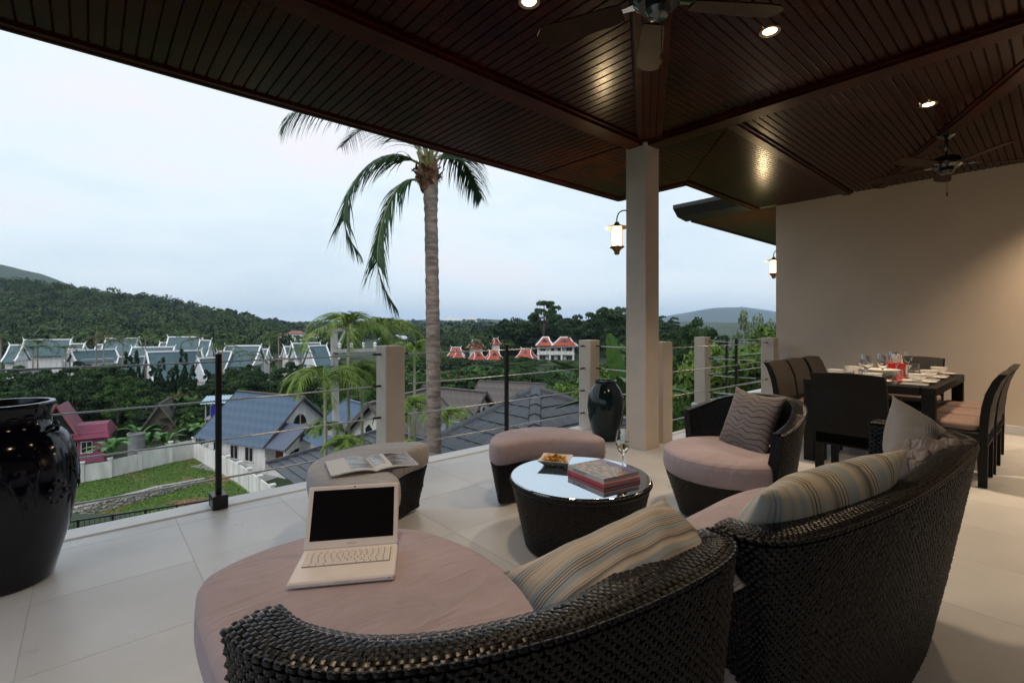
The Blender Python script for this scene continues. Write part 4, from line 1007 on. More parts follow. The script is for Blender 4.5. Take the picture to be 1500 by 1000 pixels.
M_DARKW = mat('dark_opening', (.012,.012,.014), .3)
M_DOORW = mat('red_brown_door', (.20,.06,.03), .5)
M_BALUS = mat('terracotta_baluster', (.42,.09,.05), .6)
M_CONC = mat('weathered_concrete', (.30,.30,.29), .85, var=.2, vscale=1.5, bump=.1, bscale=12)
M_BTANK = mat('blue_tank', (.02,.025,.36), .35)
M_STONE = mat('field_stone', (.34,.32,.29), .85, var=.3, vscale=3)
M_THATCH = mat('grey_thatch', (.05,.045,.038), .9, var=.3, vscale=4)

# ================================================================ the lie of the land
def sst(a, b, x): t = np.clip((np.asarray(x, float)-a)/(b-a), 0, 1); return t*t*(3-2*t)
_nz = RNG.uniform(0, 6.28, 24)
def wob(x, y, s):
    r = 0
    for k in range(6): r = r+np.sin(x*s*(1+.63*k)+_nz[k]+1.3*np.sin(y*s*.7+_nz[k+6]))*np.cos(y*s*(1+.57*k)+_nz[k+12])/(1+k*.8)
    return r
def ground_px(px, D):
    px = np.clip(np.asarray(px, float), -900, 2600); D = np.asarray(D, float); lat = (px-750)/FOC*D
    gl = -4.9-8.1*sst(15, 29, D); gr = -5.2-4.8*sst(18, 45, D)
    z = gl+(gr-gl)*sst(470, 640, px)
    hill = np.interp(px, [-900,-300,0,100,200,300,400,470], [70,64,45,37,26,11,-2,-12])          # wooded ridge on the left
    z = z+(hill+13)*sst(170, 520, D)*(1-sst(620, 1100, D))*(1-sst(430, 500, px))
    hr = np.interp(px, [600,680,760,850,925,960,995,1200,1500,2600], [-10,-9,-3,-1,0,-4,-10,-10,-8,-6])               # wooded rise on the right
    z = z+(hr+10)*sst(168, 235, D)*(1-sst(420, 900, D))*sst(590, 690, px)
    z = z+(9+13)*sst(700, 1600, D)
    z = z+(np.interp(px, [-900,-100,0,60,110,170,240], [330,260,215,180,135,55,0]))*sst(1150, 1750, D)*(1-sst(1900, 2900, D))
    z = z+np.interp(px, [600,640,700,760,820], [0,14,20,16,0])*sst(1500, 2300, D)*(1-sst(2500, 3200, D))
    z = z+np.interp(px, [880,940,985,1010,1050,1085,1110,1150,1210,1300], [0,60,128,160,212,232,215,150,70,0])*sst(4200, 6000, D)*(1-sst(6300, 8500, D))
    z = z+wob(lat, D, .05)*.4*sst(60, 120, D)+wob(lat, D, .012)*3*sst(250, 500, D)+wob(lat, D, .004)*9*sst(1300, 2000, D)
    return z
def gz(px, D): return float(ground_px(px, D))
def terrain():
    D = np.r_[np.linspace(4.6, 40, 30), np.geomspace(42, 9000, 110)]; pxs = np.linspace(-900, 2600, 260)
    A = np.arctan((pxs-750)/FOC); A = np.r_[np.linspace(-PI, A[0], 14)[:-1], A, np.linspace(A[-1], PI, 14)[1:]]
    dd, aa = np.meshgrid(D, A, indexing='ij')
    pp = 750+FOC*np.tan(np.clip(aa, math.atan(-1650/FOC), math.atan(1850/FOC))); inside = np.abs(aa) < 1.15
    depth = np.where(inside, dd*np.cos(aa), dd)
    z = ground_px(pp, depth); z = np.where(inside, z, ground_px(pp, dd*.4))
    # radial rings are measured as distance; D in ground_px is depth
    x = dd*(np.cos(aa)*FW.x+np.sin(aa)*RT.x); y = dd*(np.cos(aa)*FW.y+np.sin(aa)*RT.y)
    V = np.stack([x, y, z], -1).reshape(-1, 3); n, m = dd.shape; i = np.arange(n*m).reshape(n, m)
    F = np.stack([i[:-1,:-1], i[:-1,1:], i[1:,1:], i[1:,:-1]], -1).reshape(-1, 4)
    F = F[:, ::-1]
    mt = mat('valley_ground', (.040,.062,.022), .95, col2=(.016,.030,.012), vscale=.05, detail=8, bump=.5, bscale=.3)
    o = link('terrain', np_mesh('terrain', V, F, mt, True)); tag(o, kind='structure')
terrain()

# ================================================================ foliage
def leaves(cent, nrm, size, rg, asp=.55, jit=.7):
    """one bent quad per leaf"""
    n = len(cent); nrm = nrm+rg.normal(0, jit, (n,3)); nrm /= np.linalg.norm(nrm, axis=1)[:,None]+1e-9
    a = np.cross(nrm, rg.normal(0, 1, (n,3))); a /= np.linalg.norm(a, axis=1)[:,None]+1e-9; b = np.cross(nrm, a)
    s = (size*rg.uniform(.6, 1.35, n))[:,None]
    V = np.stack([cent-a*s, cent+b*s*asp-nrm*s*.15, cent+a*s, cent-b*s*asp-nrm*s*.15], 1).reshape(-1,3)
    return V, np.arange(n*4).reshape(-1,4)
def crown_points(rg, nc, nl, shape='round'):
    """leaf positions in a unit crown: lumps spread through an uneven volume"""
    C = []; 
    while len(C) < nc:
        p = rg.uniform(-1, 1, 3); r = np.linalg.norm(p)
        if shape == 'flat':
            if np.hypot(p[0],p[1]) > 1: continue
            p[2] = .35*(1-np.hypot(p[0],p[1])**2)+.12*p[2]
        elif shape == 'tall':
            if np.hypot(p[0],p[1]) > 1-.5*(p[2]+1)/2: continue
        else:
            if r > 1 or r < .35: continue
            p[2] *= .85
        C.append(p)
    C = np.array(C); cr = rg.uniform(.18, .36, nc)*(.8 if shape != 'flat' else .9)
    k = rg.integers(0, nc, nl); d = rg.normal(0, 1, (nl,3)); d /= np.linalg.norm(d, axis=1)[:,None]
    d[:,2] = np.where(d[:,2] < -.3, -d[:,2]*.6, d[:,2]); rad = cr[k]*rg.uniform(.55, 1.0, nl)**.5
    pos = C[k]+d*rad[:,None]*np.array([1,1,.75 if shape != 'flat' else .35])
    tint = rg.uniform(0, 1, nc)[k]*.65+rg.uniform(0, .35, nl)
    return pos, d, tint, C
def tree_proto(name, seed, m, nc=34, nl=2400, leaf=.045, shape='round', cz=.62, rx=.5, rz=.38):
    """unit tree: 1 high, crown radius rx"""
    rg = np.random.default_rng(seed); pos, d, tint, C = crown_points(rg, nc, nl, shape)
    pos = pos*np.array([rx,rx,rz])+np.array([0,0,cz]); V, F = leaves(pos, d, leaf, rg)
    crown = np_mesh(name+'_crown', V, F, m, False, tint)
    q = MB(); top = cz+.1; q.tube([(0,0,-.08),(.012,.006,cz*.35),(-.01,.012,cz*.7),(.0,.0,top)], [.035,.026,.019,.006], 7)
    for i in range(min(9, nc)):
        c = C[i]*np.array([rx,rx,rz])*.8+np.array([0,0,cz]); s = Vector((0,0,cz*rg.uniform(.45,.8))); q.tube([s, s*.4+Vector(c)*.6+Vector((0,0,.03)), Vector(c)], [.013,.009,.004], 5)
    return crown, q.mesh(name+'_trunk', M_BARK, True)
PROTO = {}
for i in range(5): PROTO['dark%d'%i] = tree_proto('tree', 20+i, L_DARK, 36+3*i, 5200, .027)
for i in range(4): PROTO['mid%d'%i] = tree_proto('tree', 40+i, L_MID, 34, 5200, .027)
for i in range(3): PROTO['bright%d'%i] = tree_proto('tree', 60+i, L_BRIGHT, 40, 5200, .028, 'round', .58, .42, .42)
PROTO['rust0'] = tree_proto('tree', 70, L_RUST, 46, 3200, .040, 'flat', .72, .95, .35)
PROTO['umbrella0'] = tree_proto('tree', 71, L_DARK, 30, 2600, .036, 'round', .74, .46, .24)
PROTO['airy0'] = tree_proto('tree', 72, leaf_mat('pale_foliage', (.07,.11,.05), (.17,.22,.11)), 60, 2600, .020, 'round', .62, .40, .40)
PROTO['cypress0'] = tree_proto('tree', 73, L_CYP, 70, 3600, .040, 'tall', .52, .15, .52)
def tree(kind, px, D, top, rad, label, name='leafy_tree', group=None, cat='tree', base=None):
    """tree whose top shows at photo height `top`, rad = crown half width in m"""
    p = P(px, HOR, D); zb = gz(px, D) if base is None else base; zt = EYE-(top-HOR)/FOC*D; h = max(1.2, zt-zb)
    cm, tm = PROTO[kind]; t = thing(name, label, cat, (p.x,p.y,zb), random.uniform(0, 6.28), group)
    rx = {'rust0':.95, 'umbrella0':.46, 'cypress0':.15, 'airy0':.40}.get(kind, .42 if kind.startswith('bright') else .5)
    s = rad/rx; t.scale = (s, s, h); link('crown', cm, t); link('trunk', tm, t); return t

def wood_stuff(name, pts, m, hgt, per, leaf, seed, label=None):
    """a far wood as one mass: pts = list of (px, D)"""
    rg = np.random.default_rng(seed); Vs, Ts = [], []
    for px, D in pts:
        p = P(px, HOR, D); h = hgt*rg.uniform(.5, 1.15)*(1.35 if rg.random() < .12 else 1); z = gz(px, D); n = per; w = h*rg.uniform(.30,.66)
        d = rg.normal(0, 1, (n,3)); d /= np.linalg.norm(d, axis=1)[:,None]; d[:,2] = np.abs(d[:,2])-.25
        c = d*np.array([w,w,h*.5])*rg.uniform(.75,1.08,(n,1))+np.array([p.x,p.y,z+h*.5])
        V, F = leaves(c, d, leaf*h/8, rg, .8, .45); Vs.append(V); Ts.append(np.full(n, rg.uniform(0,.8))+rg.uniform(0,.25,n))
    V = np.vstack(Vs); o = link(name, np_mesh(name, V, np.arange(len(V)).reshape(-1,4), m, False, np.concatenate(Ts))); tag(o, label, 'wood', kind='stuff'); return o
def scatter(n, pxr, Dr, seed, keep=lambda px, D: True):
    rg = random.Random(seed); out = []
    while len(out) < n:
        D = Dr[0]*(Dr[1]/Dr[0])**rg.random(); px = rg.uniform(*pxr)
        if keep(px, D): out.append((px, D))
    return out
wood_stuff('hillside_wood', scatter(3400, (-260, 520), (185, 640), 1, lambda px, D: not (395 < px < 520 and 200 < D < 345)), L_WOOD, 9, 120, .50, 1, 'dense wood covering the hill on the left')
wood_stuff('plain_wood', scatter(1900, (300, 720), (420, 1700), 2), L_WOOD, 10, 40, 1.3, 2, 'flat wooded plain running to the horizon')
wood_stuff('right_rise_wood', scatter(460, (560, 985), (172, 330), 3), L_WOOD, 7, 260, .42, 3, 'dark wood on the rise behind the orange roofed villas')
wood_stuff('valley_scrub', scatter(900, (-150, 1200), (58, 150), 4, lambda px, D: not (280 < px < 520 and D < 66) and not (px < 330 and D < 60) and not (560 < px < 800 and D < 62) and not (px > 600 and D > 98)), L_MID, 3.2, 90, .95, 4, 'low scrub filling the valley floor')

# trees one can tell apart as crowns, valley and rise
G1 = 'trees in the valley wood'
rg = random.Random(11)
def ok_left(px, D): return True
for px, D in scatter(92, (-60, 560), (62, 95), 12, lambda px, D: not (290 < px < 540 and D < 74)):
    lim = np.interp(px, [-60,60,110,165,190,210,310,330,390,420,470,500], [522,521,517,519,539,557,560,531,522,519,541,554])
    top = lim+rg.uniform(0, 12)+max(0, 92-D)*rg.uniform(.7,1.8)
    kd = rg.choice(['dark0','dark1','dark2','mid0','mid1','dark3'])
    wh = next(w for lim_, w in ((110,'on the far left below the palm screened halls'), (215,'between the pink house and the long low hall'), (330,'between the garden wall and the biggest teal roof'), (430,'behind the blue corrugated roof'), (900,'around the foot of the utility pole')) if px < lim_)
    tree(kd, px, D, top, rg.uniform(2.6, 4.2), ('dark' if kd[0] == 'd' else 'lighter')+' green tree in the valley wood '+wh, group=G1+' '+wh)
G2 = 'trees on the valley floor ahead'
for px, D in scatter(52, (555, 900), (66, 150), 13):
    top = 527+rg.uniform(0, 24)
    if D < 100: top += 8
    kd = rg.choice(['dark4','mid2','mid3','mid1','dark1'])
    wh = next(w for lim_, w in ((640,'left of the coconut trunk'), (740,'right of the coconut trunk'), (850,'beyond the charcoal pyramid roof'), (999,'behind the banana plant')) if px < lim_)
    tree(kd, px, D, top, rg.uniform(2.6, 4.4), ('dark' if kd[0] == 'd' else 'fresh')+' green tree on the valley floor '+wh, group=G2+' '+wh)
for px, D in scatter(46, (590, 780), (118, 154), 23):
    kd = rg.choice(['dark4','mid2','mid3','dark1']); tree(kd, px, D, rg.uniform(520, 534) if D < 140 else rg.uniform(516, 528) if px < 652 or 738 < px < 752 else rg.uniform(526, 533), rg.uniform(2.2, 3.6), ('dark' if kd[0] == 'd' else 'fresh')+' green garden tree close around the orange roofed villas', group='garden trees of the villas')
G3 = 'tall trees on the rise'
for px, D in scatter(46, (700, 990), (176, 235), 14):
    top = np.interp(px, [690,740,775,830,860,900,940,1000], [487,464,458,462,456,449,452,470])+rg.uniform(-2, 22)
    wh = next(w for lim_, w in ((770,'left of the umbrella crowned tree'), (850,'below the umbrella crowned tree'), (9999,'behind the tall column')) if px < lim_)
    tree(rg.choice(['dark0','dark1','dark2','dark3','dark4']), px, D, top, rg.uniform(5, 8), 'tall dark tree on the rise '+wh, group=G3+' '+wh)
tree('umbrella0', 797, 172, 437, 6.2, 'tall tree with a broad umbrella crown rising above the wood')
tree('dark2', 893, 150, 444, 8.5, 'big dark tree with gaps in its crown left of the column')
tree('dark0', 862, 160, 456, 7, 'dark tree under the skyline right of the umbrella crowned tree')
tree('rust0', 262, 76, 575, 4.6, 'wide flat topped rusty brown tree below the big teal roof')
tree('dark1', 1022, 62, 458, 3.6, 'dark round topped tree between the column and the blue mountain')
tree('dark3', 985, 70, 476, 4.6, 'dark tree close beside the right edge of the column')
tree('airy0', 1104, 24, 436, 1.25, 'pale airy tree in front of the blue mountain')
for i, (px, D, top, r, k, lab) in enumerate((
    (1000, 17, 505, 1.6, 'bright0', 'bright leafy tree behind the railing right of the column'),
    (1062, 20, 484, 2.0, 'bright1', 'fresh green tree behind the black railing posts'),
    (1120, 16, 496, 1.5, 'bright2', 'yellow green bush below the pale airy tree'),
    (1150, 21, 470, 2.0, 'bright0', 'leafy tree at the outer end of the dining wall'),
    (965, 24, 508, 2.0, 'mid0', 'dark leafy bush low behind the column'),
    (1035, 13, 560, 1.2, 'mid1', 'deep green bush low in the recess behind the armchair'),
    (1090, 13.5, 555, 1.2, 'mid3', 'deep green bush low beside the last square post'),
    (880, 26, 520, 2.2, 'bright1', 'bright bush behind the big banana leaf'),
    (935, 30, 500, 2.6, 'mid2', 'mid green tree hidden behind the column'),
    (1190, 30, 462, 2.8, 'mid2', 'green tree behind the dining wall'),
    (822, 44, 556, 2.2, 'bright2', 'fresh green tree above the charcoal tiled roof'))):
    tree(k, px, D, top, r, lab)
for i, (px, top, D) in enumerate(((188, 524, 90), (200, 522, 90), (236, 532, 88), (250, 545, 88), (258, 538, 89), (269, 520, 88), (282, 541, 88), (304, 547, 88), (224, 540, 89))):
    tree('cypress0', px, D, top, .85, 'dark columnar cypress, '+('leftmost of the row in front of the teal roofs','second from the left and as tall as the first','fourth from the left, wide and blunt','short one left of the middle of the big teal roof','middle one of the row before the big teal roof','tallest one standing before the big teal roof','short one right of the tallest','rightmost of the row, under the end of the big teal roof','slim one at the left edge of the big teal roof')[i], 'cypress', 'cypresses before the halls')

# ---------------------------------------------------------------- palms
def frond(path, n, ll, m, rg, droop=.8, w=.035, spread=.75, par=None, name='frond', stalk=.012):
    p = catmull(path, 8, False); L = len(p); q = MB(); Vs = []; F = []; T = []
    t = np.gradient(p, axis=0); t /= np.linalg.norm(t, axis=1)[:,None]; k = 0
    for i in range(n):
        s = .16+.84*i/(n-1); x = s*(L-1); j = min(int(x), L-2); f = x-j; c = p[j]*(1-f)+p[j+1]*f; tg = t[j]
        up = np.array([0,0,1.]); sd = np.cross(tg, up); sd /= np.linalg.norm(sd)+1e-6
        ln = ll*math.sin(PI*min(1, .18+.80*s))**.6*rg.uniform(.85,1.1)
        for sg in (-1, 1):
            d = sd*sg*spread+tg*(.45+.4*s)+np.array([0,0,-.15])+rg.normal(0,.08,3); d /= np.linalg.norm(d); a = c
            wd = np.cross(d, up); wd = wd/(np.linalg.norm(wd)+1e-6); sgm = 4; pts = []
            for e in range(sgm+1):
                u = e/sgm; ww = w*(1-u)**.6*(.6+.4*math.sin(PI*min(1,u+.3)))
                wv = tg*.8+wd*.3; wv = wv/np.linalg.norm(wv)
                pts.append((a-wv*ww/2, a+wv*ww/2)); d = d+np.array([0,0,-droop*.42*(u+.25)]); d /= np.linalg.norm(d); a = a+d*ln/sgm
            for u, v in pts: Vs += [u, v]
            for e in range(sgm): F.append((k+2*e, k+2*e+1, k+2*e+3, k+2*e+2)); T.append(rg.uniform(.1,.8))
            k += 2*(sgm+1)
    o = link(name, np_mesh(name, np.array(Vs), np.array(F), m, False, T), par)
    q.tube([tuple(x) for x in p[::3]]+[tuple(p[-1])], [stalk*(1-.85*i/(len(p[::3]))) for i in range(len(p[::3])+1)], 5); q.build('stalk', M_STALK, o, True)
    return o
def coconut_palm():
    D = 8.6; base = P(637, 700, D); top = P(627, 262, D); b = Vector((base.x, base.y, gz(640, D))); rg = np.random.default_rng(5)
    t = thing('coconut_palm', 'tall coconut palm with ringed trunk and drooping fronds beyond the railing', 'palm tree', b); O = b
    q = MB(); n = 150; V = []; k = 14
    for i in range(n+1):
        s = i/n; c = (Vector((base.x,base.y,b.z))*(1-s)+Vector((top.x,top.y,top.z))*s)+RT*(.05*math.sin(s*2.2))-O
        r = (.142-.030*s)*(1+.045*((i%3) == 0)-.02*((i%3) == 1)+rg.normal(0,.012))
        if s > .93: r *= 1+.25*(s-.93)/.07
        for j in range(k): a = 2*PI*j/k; V.append(c+Vector((math.cos(a),math.sin(a),0))*r*(1+rg.normal(0,.012)))
    q.add(V, [(i*k+j, i*k+(j+1)%k, (i+1)*k+(j+1)%k, (i+1)*k+j) for i in range(n) for j in range(k)]); q.build('trunk', M_PTRUNK, t, 40, fix=False)
    cr = Vector(top)-O
    q = MB()
    for i in range(60):                                  # ragged leaf bases
        a = rg.uniform(0,6.28); z = rg.uniform(-.15,.35); r = .15+.10*math.sin(PI*(z+.15)/.5)*rg.uniform(.6,1.2); d = Vector((math.cos(a),math.sin(a),0)); u = Vector((-d.y,d.x,0))
        p0 = cr+d*.10+Vector((0,0,z-.12)); p1 = cr+d*r+Vector((0,0,z)); p2 = cr+d*(r*rg.uniform(.9,1.5))+Vector((0,0,z+rg.uniform(-.12,.15))); w = rg.uniform(.03,.07)
        q.add([p0-u*w,p0+u*w,p1+u*w*.8,p1-u*w*.8,p2+u*w*.2,p2-u*w*.2], [(0,1,2,3),(3,2,4,5)])
    q.lathe([(.13,-.22),(.17,-.05),(.19,.12),(.15,.35),(0,.5)], 12, cr); q.build('crown_fibre', M_FIBRE, t)
    L_ = lambda pts: [tuple(P(x, y, d)-O) for x, y, d in pts]
    fr = [[(627,248,8.6),(607,236,8.5),(580,227,8.35),(548,236,8.2),(518,268,8.05),(504,312,7.95),(510,345,7.95),(527,372,8.0)],
          [(627,266,8.6),(606,263,8.4),(588,270,8.25),(570,298,8.1),(557,340,8.0),(553,385,7.95),(562,420,7.95),(581,452,8.0)],
          [(632,248,8.6),(645,230,8.8),(660,222,9.1),(680,238,9.5),(694,262,9.8),(704,290,10)],
          [(628,240,8.6),(610,190,8.3),(570,150,8.0),(500,142,7.7),(440,160,7.5),(415,185,7.4)],
          
          [(630,238,8.6),(640,190,8.6),(665,150,8.6),(720,140,8.6),(770,175,8.6)], [(630,238,8.6),(632,180,8.8),(640,120,9.4),(650,90,10.2),(660,95,11)],
          [(626,238,8.6),(620,180,8.2),(600,120,7.4),(570,90,6.7),(540,100,6.2)], [(632,240,8.6),(650,210,9.0),(690,180,9.8),(740,190,10.6),(780,230,11)],
          [(627,240,8.6),(600,205,8.9),(560,186,9.6),(530,190,10.4),(500,215,11.0)]]
    for f in fr: frond(L_(f), 92, .86, L_PALM, rg, 1.05, .042, .60, t, stalk=.026)
    q = MB()
    for (a, bb) in (((629,262),(622,205)), ((632,258),(632,200)), ((626,258),(612,222))): q.tube([P(*a,8.5)-O, P(*bb,8.42)-O], [.06,.03], 7)
    q.build('leaf_sheath', M_STALK, t, True)
coconut_palm()
def palm_fronds(t, c, n, ln, ll, m, rg, nl, lift=(.2,1.1), w=.03, droop=.6):
    for i in range(n):
        a = 2*PI*i/n+rg.uniform(-.3,.3); e = rg.uniform(*lift); d = np.array([math.cos(a),math.sin(a),0]); c_ = np.array(c); l = ln*rg.uniform(.8,1.15)
        p = [c_, c_+d*l*.25*math.cos(e)+np.array([0,0,l*.28*math.sin(e)+.05*l]), c_+d*l*.6*math.cos(e*.8)+np.array([0,0,l*.42*math.sin(e)]), c_+d*l*.92*math.cos(e*.6)+np.array([0,0,l*(.40*math.sin(e)-.15)]), c_+d*l*1.05*math.cos(e*.5)+np.array([0,0,l*(.3*math.sin(e)-.4)])]
        frond(p, nl, ll, m, rg, droop, w, .7, t, stalk=.012*ln)
def small_palm(px, py, D, label, ln=1.2, n=9, m=None, nl=26, name='areca_palm', r=.05, group=None, seed=0, lift=(.15,1.45), w=.03):
    c = P(px, py, D); zb = gz(px, D); t = thing(name, label, 'palm tree', (c.x,c.y,zb), 0, group); rg = np.random.default_rng(seed+31)
    h = c.z-zb; q = MB(); q.tube([(0,0,-.2),(.02,.01,h*.5),(0,0,h)], [r*1.3,r,r*.8], 8); q.build('trunk', M_PTRUNK if name != 'areca_palm' else M_STALK2, t, True)
    palm_fronds(t, (0,0,h), n+4 if name == 'areca_palm' else n, ln, ln*.46 if name == 'areca_palm' else ln*.36, m or L_ARECA, rg, nl+8 if name == 'areca_palm' else nl, lift, w); return t
M_STALK2 = mat('areca_stem', (.20,.21,.13), .6, var=.2, vscale=5)
for i, (px, py, D, lab, ln, n) in enumerate((
    (510, 486, 13.5, 'areca palm with upright fronds on the skyline left of the square post', 1.35, 11),
    (566, 487, 15.5, 'areca palm with its crown directly above the square post', 1.3, 11),
    (476, 563, 12.5, 'areca palm spreading wide fronds over the blue roofed house', 1.25, 10),
    (607, 520, 14.5, 'areca palm between the square post and the coconut trunk', 1.05, 10),
    (530, 555, 14, 'areca palm half hidden by the left side of the square post', 1.1, 10),
    (505, 655, 12, 'small areca palm low beside the ottoman with the magazine', .65, 8),
    (477, 628, 13, 'small areca palm in front of the white gable', .6, 8),
    (612, 665, 10.6, 'low areca palm between post and coconut trunk', .7, 8),
    (655, 612, 12.5, 'yellow green areca palm just right of the coconut trunk', .75, 9),
    (600, 600, 13, 'areca palm with drooping fronds behind the square post', .9, 9))):
    small_palm(px, py, D, lab, ln, n, seed=i)
PL = ['with bare brownish fronds left of the second row hall','right beside the brownish palm','before the left end of the biggest teal roof','before the steep left gable in the second row','taller of the pair before the far left hall','shorter of the pair before the far left hall','half covering the short wing on the far left','left of the tall rear hall roof','before the right end of the tall rear hall','dark, before the hall nearest the utility pole','with pale fronds before the hall beyond the railing post','beside the left wing of the hall beyond the railing post','with a thin tall trunk left of the hall nearest the pole','thin one behind the gap between the right hand halls','cut by the left edge of the picture']
for i, (px, py, D) in enumerate(((141, 487, 98), (152, 498, 97), (213, 496, 98), (180, 500, 99), (55, 505, 98), (48, 513, 97), (96, 512, 98), (278, 490, 104), (290, 497, 101), (441, 515, 96), (365, 520, 95), (326, 512, 97), (408, 493, 120), (395, 497, 125), (1, 497, 110))):
    small_palm(px, py, D, 'coconut palm '+PL[i], 3.4, 9, L_MID if i not in (1,) else L_RUST, 12, 'coconut_palm', .13, 'palms among the halls', 60+i, (-.1,1.1), .16)
def banana(px, py, D, label, ln, n, seed, spec=None):
    c = P(px, py, D); zb = gz(px, D); t = thing('banana_plant', label, 'banana plant', (c.x,c.y,zb)); rg = np.random.default_rng(seed); h = c.z-zb
    q = MB(); q.tube([(0,0,-.1),(.01,0,h*.6),(0,0,h)], [.12,.09,.05], 9); q.build('stem', M_STALK, t, True); O = Vector((c.x,c.y,zb))
    for i in range(n):
        if spec and i < len(spec): pth = [np.array(P(x,y,d)-O) for x,y,d in spec[i]]
        else:
            a = 2*PI*i/n+rg.uniform(-.4,.4); e = rg.uniform(.5,1.3); d = np.array([math.cos(a),math.sin(a),0]); c0 = np.array([0,0,h])
            pth = [c0, c0+d*ln*.3*math.cos(e)+np.array([0,0,ln*.35*math.sin(e)]), c0+d*ln*.7*math.cos(e)+np.array([0,0,ln*.6*math.sin(e)]), c0+d*ln*math.cos(e*.7)+np.array([0,0,ln*.55*math.sin(e)])]
        p = catmull(pth, 8, False); tg = np.gradient(p, axis=0); tg /= np.linalg.norm(tg, axis=1)[:,None]; q = MB(); V = []; N = len(p); W = ln*.115
        for j in range(N):
            s = j/(N-1); sd = np.cross(tg[j], [0,0,1.]); 
            if np.linalg.norm(sd) < .25: sd = np.array(RT)
            sd = sd/np.linalg.norm(sd)
            w = W*math.sin(PI*min(1,max(.02,(s-.12)/.9)))**.55 if s > .12 else .012
            nrm = np.cross(sd, tg[j]); fr = w*(1+.10*math.sin(j*2.1+seed))
            V += [p[j]-sd*fr+nrm*w*.35, p[j]-sd*fr*.5+nrm*w*.22, p[j], p[j]+sd*fr*.5+nrm*w*.22, p[j]+sd*fr+nrm*w*.35]
        F = [(j*5+k, j*5+k+1, j*5+k+6, j*5+k+5) for j in range(N-1) for k in range(4)]
        lf = link('leaf', np_mesh('leaf', np.array(V), np.array(F), L_BANANA, True, rg.uniform(.2,.7,len(F))), t)
        q = MB(); q.tube([tuple(x) for x in p[::2]], [.02*(1-.8*k/len(p[::2])) for k in range(len(p[::2]))], 5); q.build('midrib', M_STALK, lf, True)
banana(908, 600, 8.6, 'banana plant with one tall upright leaf between post and column', 1.3, 6, 1,
       [[(908,600,8.6),(905,560,8.6),(900,528,8.6),(893,488,8.6)], [(905,600,8.6),(880,575,8.4),(850,548,8.2),(805,528,8.0)], [(905,600,8.6),(880,590,9),(850,590,9.4),(815,598,9.6)], [(908,600,8.6),(925,560,9),(940,520,9.3),(960,500,9.5)]])
for i, (px, py, D, lab) in enumerate(((218, 652, 54, 'banana plant behind the grey water cylinder'), (242, 655, 55, 'banana plant behind the middle of the white garden wall'), (165, 668, 46, 'banana plant in front of the pink house'), (290, 640, 57, 'banana plant beside the blue tank tower'), (205, 640, 58, 'banana plant above the grey water cylinder'))):
    banana(px, py, D, lab, 2.6, 8, 10+i)

